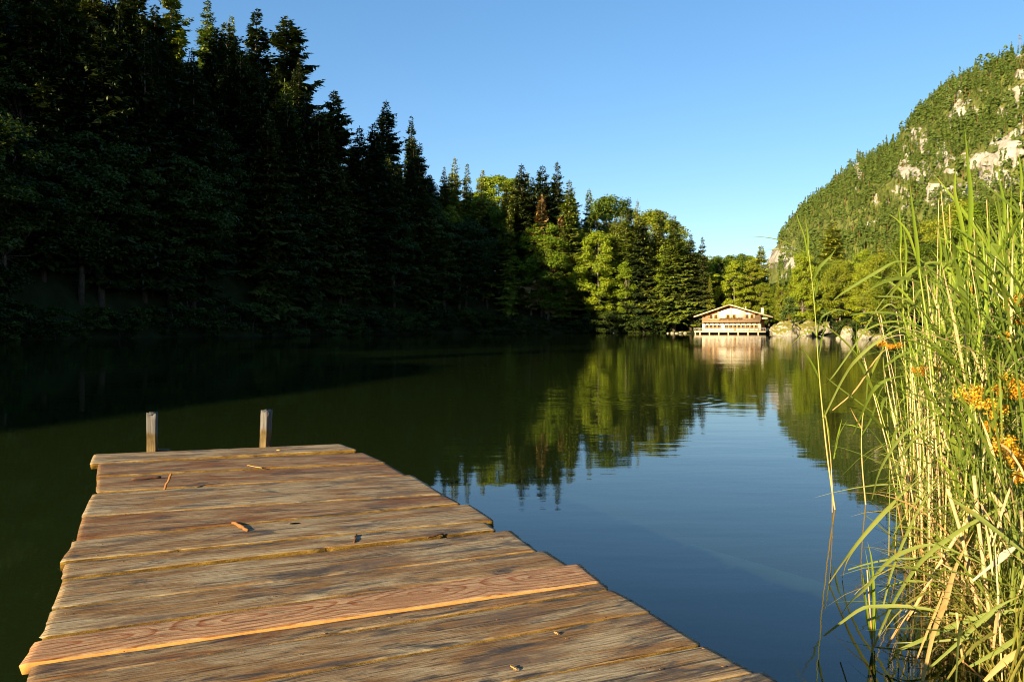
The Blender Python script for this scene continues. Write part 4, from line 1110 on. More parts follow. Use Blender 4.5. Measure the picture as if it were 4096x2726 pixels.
# ------------------------------------------------------------------ reeds
def reed_mat(name, young, old, tan, zt=(.35,1.1), trans=.35, tip=.0):
    T = NT(name); g = T.n('TexCoord').outputs['Object']; rv = T.rnd()
    isl = T.n('NewGeometry').outputs['Random Per Island']
    n_ = T.noise(T.map(g, (3,3,9)), 1.0, 4, .6)
    c = T.mix(T.math('ADD', T.math('MULTIPLY', isl, .5), T.math('MULTIPLY', rv, .5)), (*young,1), (*old,1))
    z = T.n('SeparateXYZ', i_0=g).outputs[2]
    low = T.math('ADD', z, T.math('MULTIPLY', T.math('SUBTRACT', n_, .5), .7))
    lf = T.n('MapRange'); T.set(lf.inputs[0], low); lf.inputs[1].default_value = zt[0]; lf.inputs[2].default_value = zt[1]; lf.inputs[3].default_value = 1; lf.inputs[4].default_value = 0
    c = T.mix(lf.outputs[0], c, (*tan,1))
    sp = T.ramp(T.noise(T.map(g, (9,9,22)), 1.0, 4, .65), [(.60,(0,0,0)),(.70,(1,1,1))])
    c = T.mix(T.math('MULTIPLY', sp, .45), c, (.36,.17,.035,1))
    p = T.bsdf(c, .62, .2)
    tr = T.n('BsdfTranslucent'); T.set(tr.inputs[0], T.mix(1.0, c, (1.5,1.5,.6,1), 'MULTIPLY'))
    mx = T.n('MixShader'); mx.inputs[0].default_value = trans
    T.t.links.new(p.outputs[0], mx.inputs[1]); T.t.links.new(tr.outputs[0], mx.inputs[2]); return T.done(mx)
M['reed_stem'] = reed_mat('reed_stem', (.22,.29,.045), (.30,.30,.06), (.50,.34,.13), (.5,1.5), .05)
M['reed_leaf'] = reed_mat('reed_leaf', (.095,.150,.018), (.19,.215,.026), (.36,.28,.06), (.05,.7), .35)
M['reed_bright'] = reed_mat('bright_reed_leaf', (.20,.29,.022), (.28,.33,.028), (.45,.40,.06), (-2,-1), .4)
M['reed_dry'] = reed_mat('dry_reed_stalk', (.62,.45,.22), (.50,.31,.12), (.42,.22,.07), (.1,.6), .05)
M['sedge'] = reed_mat('sedge_blade', (.15,.19,.040), (.24,.25,.05), (.48,.36,.12), (-.2,.25), .3)
M['sedge_tan'] = reed_mat('tan_sedge_blade', (.48,.34,.13), (.52,.30,.10), (.45,.25,.08), (-1,-.5), .3)
M['orange'] = foliage('orange_sedge_flowers', [(.1,(.45,.18,.012)),(.5,(.70,.36,.020)),(.95,(.85,.52,.05))], .25, 1.3)

def ribbon(m, pts, wid, nrm=None, fold=.28, twist=0.0):
    """a folded blade along pts"""
    pts = [Vector(p) for p in pts]; n = len(pts); V = []
    for i, p in enumerate(pts):
        t = pts[min(i+1,n-1)] - pts[max(i-1,0)]
        t = t.normalized() if t.length > 1e-9 else Vector((0,0,1))
        h = Vector(nrm) if nrm is not None else Vector((0,0,1))
        s = t.cross(h)
        if s.length < .05: s = t.cross(Vector((0.3,-1,0.1)))
        s.normalize(); u = s.cross(t)
        an = twist*i/(n-1); s2 = s*math.cos(an)+u*math.sin(an); u2 = u*math.cos(an)-s*math.sin(an)
        w = wid[i]/2
        V += [p - s2*w + u2*w*fold, p, p + s2*w + u2*w*fold]
    f = []
    for i in range(n-1):
        a = 3*i; f += [(a,a+1,a+4,a+3),(a+1,a+2,a+5,a+4)]
    m.add([tuple(v) for v in V], f)
def spline(pts, n=12):
    P = [Vector(p) for p in pts]
    if len(P) == 2: return [P[0].lerp(P[1], i/(n-1)) for i in range(n)]
    Q = [P[0]*2-P[1]] + P + [P[-1]*2-P[-2]]; out = []; segs = len(P)-1
    for i in range(n):
        s = i/(n-1)*segs; k = min(int(s), segs-1); t = s-k
        a, b, c, d = Q[k:k+4]
        out.append(.5*((2*b)+(c-a)*t+(2*a-5*b+4*c-d)*t*t+(3*b-a-3*c+d)*t**3))
    return out
def lance(n, w, base=.55, peak=.3):
    return [w*max(.03, (base+(1-base)*min(1,(i/(n-1))/peak))*(1-max(0,(i/(n-1)-peak)/(1-peak))**1.35)) for i in range(n)]

def reed_proto(seed, H, leaves, bright=False, droop=1.0):
    g = random.Random(seed); parts = []
    lean = Vector((g.uniform(-.12,.12), g.uniform(-.12,.12), 0))*H; bend = g.uniform(-.05,.05)*H
    path = [Vector((0,0,-.5))]+[Vector((lean.x*t*t, lean.y*t*t+bend*t*(1-t), H*.86*t)) for t in (0,.15,.3,.45,.6,.75,.9,1)]
    m = MB(); m.tube(path, [.0065,.0065,.0065,.006,.0058,.0052,.0045,.0035,.002], 6)
    parts.append(('stem', m.mesh('stem', M['reed_stem'], True)))
    sp_ = path[1:]
    for i in range(leaves):
        t = .16 + .84*(i/(leaves-1))**.9; k = min(int(t*7), 6); p = sp_[k].lerp(sp_[k+1], t*7-k)
        az = (i % 2)*math.pi + g.uniform(-.7,.7) + seed; L = g.uniform(.40,.75)*(1.1-.3*abs(t-.6)); ang = g.uniform(.45,1.25)*(1.15-t*.65)
        d = Vector((math.cos(az)*math.sin(ang), math.sin(az)*math.sin(ang), math.cos(ang)))
        sag = g.uniform(.05,.55)*droop*(1.2-t)
        pts = [p + d*L*s - Vector((0,0,1))*sag*L*s**2.4*1.6 + Vector((math.cos(az),math.sin(az),0))*sag*L*.45*s*s for s in [j/9 for j in range(10)]]
        m = MB(); ribbon(m, pts, lance(10, g.uniform(.022,.042)), (math.cos(az)*-.5, math.sin(az)*-.5, 1), .3, g.uniform(-.8,.8))
        parts.append(('leaf', m.mesh('leaf', M['reed_bright' if bright else 'reed_leaf'], True)))
    tp = sp_[-1]; a = g.uniform(0,6.28)
    for k in range(2):
        pts = [tp + Vector((math.cos(a+k*2.5)*.05*s*s, math.sin(a+k*2.5)*.05*s*s, -.12+s*H*.17*(1-.25*k))) for s in [j/7 for j in range(8)]]
        m = MB(); ribbon(m, pts, lance(8, .02-.004*k, .6), (math.cos(a), math.sin(a), .2), .35, .6); parts.append(('leaf', m.mesh('leaf', M['reed_bright'], True)))
    return parts
RP = [reed_proto(200+i, h, n, b) for i, (h, n, b) in enumerate([(2.9,13,False),(2.6,12,True),(2.35,12,False),(2.1,11,False),(2.7,13,True),(2.45,11,False),(1.8,10,True),(2.2,12,False)])]
DPr = []
for i in range(7):
    g = random.Random(400+i); H = g.uniform(1.3,2.5); l = g.uniform(-.16,.16)*H; l2 = g.uniform(-.16,.16)*H
    m = MB(); pts = [(0,0,-.5)]+[(l*t*t, l2*t*t, H*t) for t in (0,.2,.4,.6,.8,1)]
    m.tube(pts, [.0052]*5+[.004,.003], 6); 
    ps = [('stalk', m.mesh('stalk', M['reed_dry'], True))]
    if i % 2:
        m = MB(); p = Vector(pts[-2]); az = g.uniform(0,6.28)
        ribbon(m, [p+Vector((math.cos(az)*.3*s, math.sin(az)*.3*s, .15*s-.35*s*s)) for s in [j/7 for j in range(8)]], lance(8,.014), None, .2, 1.5); ps.append(('dry_leaf', m.mesh('dry_leaf', M['reed_dry'], True)))
    DPr.append(ps)
def place(parts, name, loc, rz, sc, label, cat, group=None, tilt=(0,0)):
    e = bpy.data.objects.new(name, None); COL.objects.link(e); e.location = loc; e.rotation_euler = (tilt[0], tilt[1], rz); e.scale = (sc,)*3
    tag(e, label, cat, group)
    for n_, me in parts: link(n_, me, e)
    return e
rr = random.Random(77)
def reed_edge(Y):                              # left edge of the thicket, photo pixel column of its foot
    return np.interp(Y, [3.8,4.5,5.5,6.5,8,10,14], [3790,3705,3640,3595,3575,3600,3660])
nr_ = nd_ = 0
while nr_ < 235:
    Y = rr.uniform(4.6, 12.5); u = rr.uniform(3520, 4420)
    e = reed_edge(Y)
    if u < e + abs(rr.gauss(0, 60)): continue
    x = (u-U0)/F*Y
    hmx = 2.1 if u < 3720 else 3.1
    k = rr.randrange(8); sc = rr.uniform(.8,1.1)
    place(RP[k], 'reed', (x, Y, min(.15, max(-.2, hz(x,Y)))), rr.uniform(0,6.28), sc*(.8 if u < 3740 else 1), 'green reed in the dense thicket at the right edge of the lake', 'reed', 'green reeds of the thicket', (rr.uniform(-.08,.08), rr.uniform(-.24,.02) if u < 3850 else rr.uniform(-.12,.07))); nr_ += 1
while nd_ < 95:
    Y = rr.uniform(4.6, 11.5); u = rr.uniform(3620, 4380)
    if u < reed_edge(Y)+abs(rr.gauss(0, 70)): continue
    x = (u-U0)/F*Y
    place(rr.choice(DPr), 'dry_reed', (x, Y, min(.1, max(-.2, hz(x,Y)))), rr.uniform(0,6.28), rr.uniform(.7,1.15), 'dry tan reed stalk standing in the thicket on the right', 'dry reed', 'dry stalks of the thicket', (rr.gauss(0,.07), rr.gauss(0,.09))); nd_ += 1
# low tangle between the stalks: one mass
g = np.random.default_rng(44)
m = MB(); m2 = MB()
for i in range(7500):
    Y = g.uniform(3.5, 13) if g.random() < .8 else g.uniform(3.4, 5); u = g.uniform(3660, 4450)
    if u < reed_edge(Y) + 60 + abs(g.normal(0, 45)) + max(0, 5-Y)*60: continue
    x = (u-U0)/F*Y; az = g.uniform(0,6.28); L = g.uniform(.35,1.0); z0 = g.uniform(-.05, .45 if g.random() < .45 else 1.9); an = g.uniform(.15,1.2)
    d = Vector((math.cos(az)*math.sin(an), math.sin(az)*math.sin(an), math.cos(an))); sag = g.uniform(.1,.7)
    p = Vector((x, Y, z0)); pts = [p + d*L*s - Vector((0,0,1))*sag*L*s*s for s in [j/6 for j in range(7)]]
    ribbon(m if g.random() < .88 else m2, pts, lance(7, g.uniform(.006,.018)), None, .25, g.uniform(-1,1))
tag(m.build('reed_undergrowth', M['reed_leaf']), 'tangle of green blades filling the reed thicket on the right', 'undergrowth', kind='stuff')
for i in range(260):
    Y = g.uniform(4.6, 13); u = g.uniform(3640, 4450)
    if u < reed_edge(Y) + 30 + abs(g.normal(0, 50)): continue
    x = (u-U0)/F*Y; H = g.uniform(.7,2.0); a, b = g.normal(0,.12,2)
    m2.tube([(x,Y,-.4),(x+a*H*.5,Y+b*H*.5,H*.5),(x+a*H,Y+b*H,H)], [.006,.0055,.004], 5)
tag(m2.build('dry_undergrowth', M['reed_dry']), 'tangle of dry tan stalks and blades low in the reed thicket', 'undergrowth', kind='stuff')

# ---- single reeds and blades in front of the thicket, each one seen in the photo
def hero_reed(stem, Y, leaves, label, r=.006, low='reed_stem'):
    """stem: photo pixels from foot to tip; leaves: (pixel list, width, material, depth bend)"""
    foot = on(*stem[0]) if Y is None else at(*stem[0], Y)
    Y0 = foot.y; e = bpy.data.objects.new('reed', None); COL.objects.link(e); e.location = (foot.x, Y0, 0); tag(e, label, 'reed')
    def L(p): return Vector(p) - Vector(e.location)
    pts = spline([L(at(u, v, Y0)) for u, v in stem], 14)
    pts = [pts[0]-Vector((0,0,.4))]+pts
    m = MB(); m.tube(pts, [r*(1-.55*i/14) for i in range(15)], 7); m.build('stem', M[low], e, True)
    for px, w, mat, dy in leaves:
        n = len(px); q_ = spline([L(at(u, v, Y0+dy*i/(n-1))) for i, (u, v) in enumerate(px)], 16)
        m = MB(); ribbon(m, q_, lance(16, w), (.25,-1,.55), .3, 0.0); m.build('leaf', M[mat], e, True)
    return e
Z2 = 1.7385
def zz(l): return [(a*Z2, b*Z2) for a, b in l]
hero_reed(zz([(1921,1171),(1905,1060),(1893,950),(1884,850),(1877,740),(1868,640),(1858,560)]), None, [
    (zz([(1858,590),(1850,545),(1836,505),(1833,488)]), .020, 'reed_bright', .05),
    (zz([(1858,585),(1858,545),(1854,515),(1852,498)]), .024, 'reed_bright', -.05),
    (zz([(1852,580),(1800,555),(1760,546),(1712,543)]), .016, 'reed_leaf', .25),
    (zz([(1856,592),(1815,578),(1775,574),(1738,574)]), .016, 'reed_leaf', .3),
    (zz([(1868,650),(1885,615),(1910,590),(1926,568)]), .032, 'reed_leaf', -.15),
    (zz([(1885,612),(1905,605),(1930,608)]), .020, 'reed_leaf', .1),
    (zz([(1872,690),(1878,665),(1886,640),(1888,625)]), .022, 'reed_leaf', .1),
    (zz([(1878,780),(1885,745),(1895,725),(1930,712),(1957,722)]), .020, 'reed_leaf', -.2),
    (zz([(1880,775),(1868,762),(1845,770),(1815,800)]), .018, 'reed_leaf', .2),
    (zz([(1886,875),(1872,845),(1855,815),(1840,796)]), .030, 'reed_bright', -.1),
    (zz([(1882,830),(1888,790),(1898,750),(1906,720)]), .024, 'reed_leaf', .15)],
    'tallest single reed standing in open water left of the thicket', .0085)
hero_reed(zz([(1915,1120),(1911,1050),(1904,990),(1899,955)]), 7.75, [(zz([(1912,1060),(1908,1010),(1900,960),(1896,940)]), .02, 'reed_bright', .1), (zz([(1918,1055),(1928,1000),(1938,960)]), .02, 'reed_bright', .1), (zz([(1920,1040),(1930,1000),(1950,965)]), .016, 'reed_leaf', -.1)], 'short bright green shoot beside the tallest single reed', .005)
hero_reed(zz([(1992,1160),(1985,1085),(1982,1020),(1985,960),(1992,930)]), None, [(zz([(1985,990),(1970,965),(1955,935)]), .018, 'sedge_tan', .1), (zz([(1983,1000),(2005,960),(2025,900),(2055,860)]), .022, 'reed_leaf', -.2), (zz([(1992,930),(1996,880),(2010,850)]), .02, 'reed_leaf', .1), (zz([(1984,985),(1960,978),(1935,975)]), .012, 'reed_bright', .1)], 'second single reed in the water with a yellow stem and withered leaf', .0075)
hero_reed(zz([(2008,1488),(2003,1420),(1998,1350),(1995,1310)]), None, [(zz([(2007,1475),(2010,1380),(2005,1290),(1996,1245)]), .020, 'reed_bright', .05), (zz([(2004,1470),(1994,1400),(1988,1350),(1984,1310)]), .016, 'reed_bright', -.05), (zz([(2012,1480),(2012,1400),(2000,1320),(1990,1260)]), .014, 'reed_bright', .1)], 'short bright green reed clump in the water at the bottom of the picture', .006, 'reed_dry')
hero_reed(zz([(2255,1480),(2245,1150),(2238,900),(2232,700),(2228,560)]), 4.9, [
    (zz([(2228,590),(2232,470),(2226,380),(2219,285)]), .042, 'reed_bright', -.08), (zz([(2226,585),(2208,500),(2196,440),(2200,380)]), .036, 'reed_bright', .1),
    (zz([(2228,585),(2262,560),(2320,575),(2365,590)]), .034, 'reed_leaf', -.2), (zz([(2228,590),(2190,600),(2160,630)]), .03, 'reed_leaf', .2),
    (zz([(2224,875),(2220,800),(2222,740),(2226,690)]), .052, 'reed_leaf', -.18), (zz([(2226,700),(2270,650),(2310,620),(2350,600)]), .028, 'reed_leaf', .1)],
    'tall reed with a long upright spear leaf, the highest in the thicket', .0085)
hero_reed(zz([(2190,1480),(2170,1100),(2140,800),(2118,640),(2108,560)]), 5.1, [
    (zz([(2115,640),(2108,560),(2100,490),(2092,410)]), .034, 'reed_bright', -.05), (zz([(2110,600),(2090,540),(2068,510),(2042,490)]), .024, 'reed_bright', .1),
    (zz([(2118,650),(2070,640),(2020,655),(1968,690)]), .026, 'reed_leaf', -.2), (zz([(2118,640),(2150,610),(2190,600)]), .024, 'reed_leaf', .2),
    (zz([(2142,790),(2100,770),(2060,760)]), .022, 'reed_leaf', .15), (zz([(2160,1010),(2148,960),(2130,900),(2120,860)]), .036, 'reed_bright', -.1)],
    'tall reed with two pale spear leaves at the left front of the thicket', .0085)
hero_reed(zz([(2330,1400),(2322,1000),(2315,700),(2305,520)]), 5.4, [
    (zz([(2305,560),(2310,480),(2300,420),(2295,370)]), .03, 'reed_bright', .0), (zz([(2312,600),(2280,560),(2240,510),(2195,455)]), .03, 'reed_leaf', .1), (zz([(2316,650),(2345,600),(2365,560)]), .03, 'reed_leaf', -.1), (zz([(2318,700),(2350,690),(2385,720)]), .03, 'reed_leaf', -.1)],
    'tall reed near the right edge with one long leaf slanting to the upper left', .008)
for i, (u, v, Y, col) in enumerate([(2068,470,6.4,'reed_bright'),(2080,520,6.2,'reed_bright'),(2160,520,6.0,'reed_bright'),(2270,500,5.8,'reed_bright'),(2345,350,5.2,'reed_bright'),(2295,440,6.0,'reed_leaf'),(2180,560,5.6,'reed_leaf')]):
    lab = ['thin upright reed just right of the tallest single reed gap','thin upright reed behind the left front of the thicket','upright reed tip between the two front spear leaves','upright reed tip right of the highest spear leaf','reed tip rising at the right edge of the picture','upright reed tip in front of the rock band','short upright reed behind the front spear leaves'][i]
    hero_reed(zz([(u+26,1350),(u+22,1000),(u+12,750),(u+3,v+90)]), Y, [(zz([(u+3,v+110),(u+4,v+60),(u+1,v+25),(u-2,v)]), .024, col, .0), (zz([(u+6,v+150),(u-14,v+110),(u-30,v+95)]), .02, 'reed_leaf', .1), (zz([(u+9,v+200),(u+34,v+150),(u+60,v+150)]), .024, 'reed_leaf', -.1), (zz([(u+12,v+260),(u-20,v+230),(u-50,v+250)]), .022, 'reed_leaf', .1)], lab, .007)
for i, (a, b, Y) in enumerate([((2235,1300),(2165,440),5.9),((2300,1250),(2270,460),5.8),((2135,1200),(2160,460),6.4),((2190,1180),(2185,470),6.3),((2255,1180),(2240,500),6.1),((2330,1150),(2318,470),5.9),((2350,1150),(2352,470),5.7),((2120,1180),(2100,640),5.7),((2140,1160),(2120,700),5.5),((2215,1150),(2160,620),5.6),((2260,1120),(2225,640),5.6),((2300,1150),(2290,620),5.6),((2320,1190),(2310,720),5.4),((2170,1220),(2160,700),5.3),((2345,1180),(2330,700),5.4)]):
    hero_reed(zz([(a[0],a[1]),((a[0]+b[0])/2+4,(a[1]+b[1])/2),b]), Y, [], 'bare pale tan stalk at the front of the thicket', .0055, 'reed_dry').update_tag()
for o in COL.objects:
    if o.get('label') == 'bare pale tan stalk at the front of the thicket': o.name = 'dry_reed'; o['category'] = 'dry reed'; o['group'] = 'pale stalks at the front of the thicket'

# long arching sedge blades at the lower right, measured one by one
def z7(l): return [(3000+a*.5267, 1900+b*.5267) for a, b in l]
BL = [([(2081,590),(1800,370),(1640,255),(1480,140)], 3.4,3.6,.030,'sedge','thick straight grey green blade crossing the lower right corner'),
 ([(920,1345),(1080,980),(1290,660),(1560,440),(1800,300),(2081,160)], 4.3,3.7,.024,'sedge','long blade sweeping from the water up to the right edge'),
 ([(560,1217),(700,1110),(850,1010),(1000,995),(1250,1000),(1700,1080),(2081,1150)], 4.3,3.7,.020,'sedge','drooping blade with a dry white tip over the dark water'),
 ([(685,1065),(760,960),(870,860),(1040,660),(1200,570),(1400,530),(1700,640),(1960,800)], 4.6,3.8,.022,'sedge','arched blade bending over and down left of the green clump'),
 ([(1100,1338),(1300,1250),(1500,1160),(1800,1050),(2081,950)], 4.0,3.6,.024,'sedge','pale blade rising gently to the right above the bottom edge'),
 ([(598,838),(690,680),(800,530),(1000,290),(1180,120),(1400,-80)], 5.6,5.0,.020,'sedge','long blade with a reddish tip hanging towards the open water'),
 ([(698,782),(740,640),(860,470),(1090,215),(1250,20),(1400,-120)], 5.7,5.2,.017,'sedge','second red tipped blade beside the long hanging one'),
 ([(745,716),(900,670),(1100,635),(1400,625),(1700,570),(2040,575)], 4.8,4.2,.013,'sedge','thin nearly level blade across the middle of the reed shadows'),
 ([(1010,990),(1080,720),(1200,420),(1330,180),(1480,20)], 4.6,4.8,.018,'sedge','upright curving blade left of the tan stalks'),
 ([(1310,1560),(1390,1200),(1480,960),(1560,700),(1700,420)], 3.6,4.0,.028,'sedge_tan','yellow brown blade standing up from the bottom edge'),
 ([(1240,1465),(1340,1200),(1440,960),(1470,860)], 3.8,3.9,.013,'sedge_tan','thin tan blade left of the yellow brown one'),
 ([(1340,1480),(1600,1250),(1850,1020),(2081,900)], 3.6,3.5,.018,'sedge','blade slanting to the right low over the stems'),
 ([(1670,1450),(1850,1350),(2000,1250),(2081,1190)], 3.5,3.5,.022,'sedge','short green blade in the bottom right corner'),
 ([(1780,1560),(1900,1440),(2000,1360),(2081,1300)], 3.4,3.4,.030,'sedge_tan','broad pale blade in the very corner at the bottom right'),
 ([(1970,1270),(1750,1230),(1400,1260),(1000,1275)], 3.8,4.2,.012,'sedge','thin level blade near the bottom of the reeds'),
 ([(1950,860),(1800,700),(1640,560),(1500,470)], 3.9,4.3,.020,'sedge','green blade leaning left above the white dead leaf'),
 ([(2081,1010),(1800,1080),(1600,1230),(1560,1400)], 3.6,3.9,.026,'sedge','blade bending down towards the water at the right'),
 ([(1090,450),(1180,300),(1330,130),(1500,0)], 5.4,5.2,.014,'sedge','thin blade curving in front of the distant reflection'),
 ([(1280,290),(1500,230),(1760,190),(2081,150)], 4.8,4.2,.020,'sedge','blade running level to the right edge above the tangle')]
BL2 = [([(3336,1199),(3387,1161),(3518,1082),(3600,1045),(3700,1075)],6.0,5.6,.024,'reed_leaf','long leaf rising to the right in front of the right shore trees'),
 ([(3292,1674),(3372,1513),(3430,1433),(3544,1341),(3660,1290)],5.8,5.4,.022,'sedge','great arching blade crossing the reflected shore boulders'),
 ([(3298,1536),(3338,1496),(3440,1347),(3520,1215),(3600,1120)],6.2,5.8,.014,'sedge','thin blade slanting up beside the leftmost orange head'),
 ([(3539,1467),(3602,1421),(3694,1404),(3760,1440)],5.6,5.3,.024,'reed_leaf','drooping leaf under the leftmost orange heads'),
 ([(3493,1651),(3447,1617),(3338,1536),(3300,1502)],5.9,6.1,.013,'reed_leaf','thin leaf pointing down right over the water'),
 ([(3412,1737),(3447,1651),(3498,1553),(3567,1513),(3640,1500)],5.7,5.3,.026,'reed_leaf','broad drooping leaf over the reflected mountain'),
 ([(3487,1995),(3521,1875),(3602,1749),(3699,1674),(3800,1640)],5.2,4.8,.020,'sedge','blade drooping left low beside the thicket foot'),
 ([(3540,1990),(3580,1870),(3660,1750),(3760,1700)],5.1,4.7,.018,'sedge','second blade drooping left beside the thicket foot'),
 ([(3510,1186),(3602,1192),(3676,1232),(3740,1300)],5.9,5.5,.030,'reed_leaf','wide pale leaf curving down to the right high in the thicket'),
 ([(3404,1259),(3500,1250),(3600,1262),(3700,1330)],6.0,5.6,.022,'reed_leaf','level leaf reaching left above the shore boulders'),
 ([(3440,1330),(3540,1290),(3640,1295),(3720,1350)],5.8,5.4,.022,'reed_leaf','dark leaf reaching left just below the level one'),
 ([(3330,1640),(3420,1560),(3500,1440),(3560,1380)],6.0,5.7,.012,'sedge_tan','thin reddish blade crossing the arching ones'),
 ([(3480,1100),(3560,1130),(3640,1200),(3700,1290)],6.0,5.6,.026,'reed_bright','pale leaf slanting down right above the leftmost orange heads'),
 ([(3560,1180),(3640,1090),(3740,1050),(3860,1090)],5.4,5.0,.030,'reed_leaf','arched leaf high in the thicket left of the tall spear reed')]
BL = [(z7(p), *r) for p, *r in BL] + BL2
for px, Ya, Yb, w, mat, lab in BL:
    n = len(px); P = [at(u, v, Ya+(Yb-Ya)*i/(n-1)) for i, (u, v) in enumerate(px)]
    P = [Vector((p.x,p.y,max(p.z,.004))) for p in P]
    o0 = P[-1] if P[-1].z < P[0].z else P[0]; base = Vector((o0.x,o0.y,0))
    wd = lance(18, w, .5, .5)
    m = MB(); ribbon(m, spline([p-base for p in P], 18), wd if P[0].z > P[-1].z else wd, (.2,-1,.6), .3); o = m.build('sedge_blade', M[mat], None, True); o.location = base; tag(o, lab, 'sedge blade')
bw = random.Random(31)
for i in range(90):
    Y = bw.uniform(3.9, 7.5); u = bw.uniform(3720, 4250)
    if u < reed_edge(Y)+20: continue
    x = (u-U0)/F*Y; L_ = bw.uniform(.8,1.7); az = bw.gauss(0,.9) if bw.random() < .85 or u < 4050 else math.pi+bw.gauss(0,.5); el = bw.uniform(.6,1.25); z0 = bw.uniform(.0,.6)
    d = Vector((math.cos(az)*math.cos(el), math.sin(az)*math.cos(el), math.sin(el)))
    pts = [Vector((0,0,z0)) + d*L_*s + Vector((math.cos(az)*.35, math.sin(az)*.35, -.55))*L_*s**2.3 for s in [j/13 for j in range(14)]]
    m = MB(); ribbon(m, pts, lance(14, bw.uniform(.014,.026), .5, .5), (.2,-.6,.8), .3, bw.uniform(-.5,.5))
    o = m.build('sedge_blade', M['sedge' if bw.random() < .75 else 'sedge_tan'], None, True); o.location = (x, Y, 0); tag(o, 'arching sedge blade among the reeds at the front of the thicket', 'sedge blade', 'arching blades of the thicket')
ST = [([(1840,1300),(1790,800),(1745,450),(1700,0)],3.9,.009,'orange tan stalk standing near the right end of the water'),
 ([(1200,1105),(1330,860),(1540,510),(1720,240)],4.4,.0095,'broken tan stalk leaning right out of the water'),
 ([(1780,1270),(1690,830),(1600,430),(1500,100)],4.1,.0095,'thick tan stalk leaning left beside the orange one'),
 ([(1995,385),(1930,260),(1820,130)],3.9,.012,'short broken straw coloured cane in the tangle'),
 ([(1040,1300),(1130,1150),(1225,1010)],4.3,.006,'short reddish stalk poking out of the water'),
 ([(1305,210),(1310,60),(1330,-120)],6.6,.007,'pale stalk standing at the left edge of the tangle'),
 ([(1180,300),(1185,100),(1190,-150)],7.0,.006,'thin orange stalk in front of the reflected mountain'),
 ([(1620,1420),(1590,1230),(1570,1040)],3.7,.006,'thin brown stalk beside the level blade'),
 ([(1890,160),(1880,60),(1860,-60)],4.4,.010,'yellow stalk segment below the orange flowers')]
for px, Y, r, lab in ST:
    P = spline([at(u, v, Y) for u, v in z7(px)], 8); b = Vector((P[0].x, Y, 0)); m = MB(); m.tube([p-b for p in P], [r]*8, 7); o = m.build('dry_stalk', M['reed_dry']); o.location = b; tag(o, lab, 'dry stalk')
m = MB(); P = [at(u, v, 3.7) for u, v in z7([(1690,800),(1850,670),(1960,580),(2070,510)])]; b = P[0].copy()
ribbon(m, spline([p-b for p in P], 12), [.010,.010,.010,.014,.024,.032,.032,.028,.02,.012,.008,.004], (.1,-1,.7), .2)
o = m.build('dead_leaf', plain('bleached_leaf', (.36,.29,.21), .8, .2, .15, 30)); o.location = b; tag(o, 'bleached white dead leaf caught in the tangle at the lower right', 'dead leaf')
m = MB(); P = [at(u, v, 7.2) for u, v in z7([(835,-60),(820,-100),(800,-130)])]

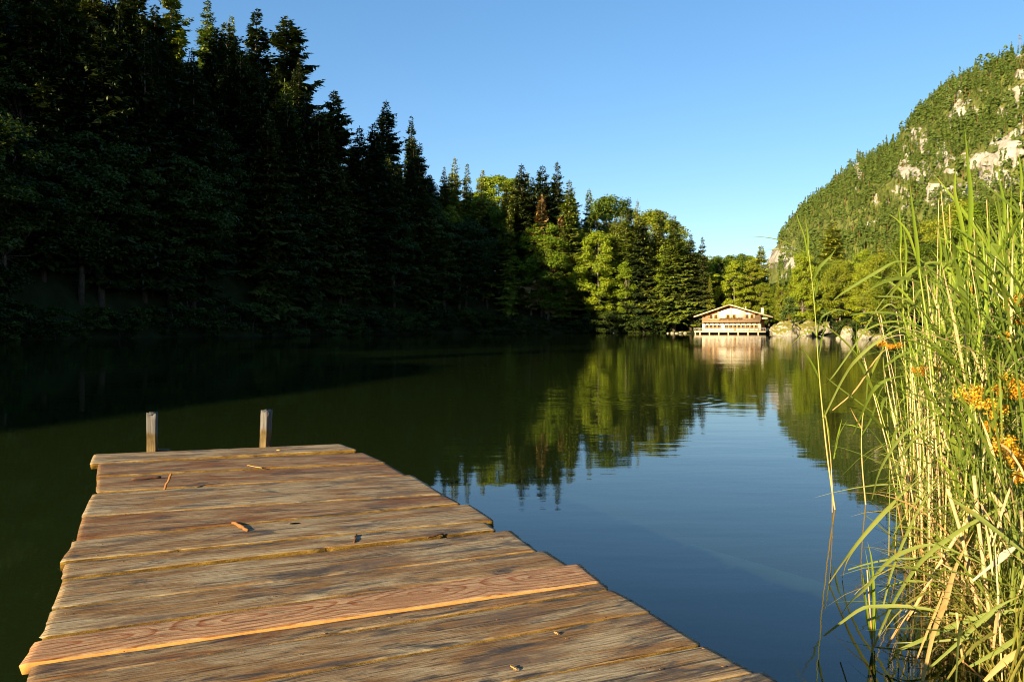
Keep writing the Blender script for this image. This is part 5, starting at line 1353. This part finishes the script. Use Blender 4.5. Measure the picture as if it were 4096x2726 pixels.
# ---- orange flowering sedges
def sedge(u, v, Y, size, seed, label):
    """flower head at photo pixel (u, v); culm down to the water; a spray of spikelet clumps"""
    g = np.random.default_rng(seed); hd = at(u, v, Y); ft = Vector((hd.x+g.uniform(-.05,.18), Y+g.uniform(-.1,.25), -.15))
    e = bpy.data.objects.new('flowering_sedge', None); COL.objects.link(e); e.location = (ft.x, ft.y, 0); tag(e, label, 'sedge')
    o = Vector(e.location); P = spline([ft-o, ft.lerp(hd,.5)-o+Vector((.03,0,.05)), hd-o-Vector((0,0,size*.5))], 8)
    m = MB(); m.tube(P, [.0045]*7+[.003], 6); m.build('stem', M['sedge'], e, True)
    fl = MB(); C = []; top = P[-1]
    for k in range(int(7+size*40)):
        d = Vector((g.normal(0,1), g.normal(0,.8), g.uniform(-.3,1.0))); d = d.normalized()*size*g.uniform(.35,1.0)
        c = top + d + Vector((0,0,size*.25)); fl.tube([top, top+d*.6+Vector((0,0,size*.2)), c], [.0016,.0012,.001], 3, False)
        C.append(np.array(c)+g.normal(0,size*.18,(34,3)))
    C = np.concatenate(C); fl.add(*leafquads(g, C, np.full(len(C), .0075)*g.uniform(.6,1.4,len(C))))
    fl.build('flower_cluster', M['orange'], e)
    for k in range(3):
        a = g.uniform(0,6.28); L_ = g.uniform(.2,.45)
        m = MB(); ribbon(m, [top+Vector((math.cos(a)*L_*s, math.sin(a)*L_*s, .12*s-.35*L_*s*s)) for s in [j/8 for j in range(9)]], lance(9,.008), None, .3, .5); m.build('bract', M['sedge'], e, True)
for i, (u, v, Y, s, lab) in enumerate([
 (2250,668,5.6,.055,'small orange sedge head high in the thicket beside the tall spear reed'),
 (2275,655,5.7,.05,'orange sedge head tucked behind the highest small one'),
 (2348,685,4.9,.085,'orange sedge head cut by the right edge, highest of the large ones'),
 (2030,790,6.3,.05,'leftmost orange sedge head, over the open water'),
 (2058,797,6.2,.045,'small orange sedge head just right of the leftmost one'),
 (2112,850,5.6,.06,'sparse orange sedge head in front of the pale stalks'),
 (2150,845,5.8,.04,'faint orange sedge head behind the sparse one'),
 (2240,905,4.6,.085,'largest orange sedge head in the middle of the thicket'),
 (2270,925,4.6,.075,'orange sedge head joined to the right of the largest one'),
 (2298,945,4.6,.05,'orange sedge head at the lower right of the largest group'),
 (2335,882,4.7,.085,'orange sedge head above the corner of the largest group'),
 (2350,905,4.5,.06,'orange sedge head touching the right edge beside the large group'),
 (2285,980,4.7,.05,'orange sedge head below the largest group'),
 (2300,1010,4.6,.065,'orange sedge head on the way down to the lowest pair'),
 (2312,1032,4.6,.05,'orange sedge head just above the lowest pair'),
 (2333,1050,4.5,.06,'right one of the lowest pair of orange sedge heads'),
 (2340,1100,4.4,.045,'lowest orange sedge head near the right edge'),
 (2345,735,5.2,.05,'orange sedge head under the large one at the right edge'),
 (2310,770,5.3,.04,'thin orange sedge head among the green leaves on the right')]): sedge(u*Z2, v*Z2, (Y if Y > 5.3 else Y*.86), s*1.0, 500+i, lab)
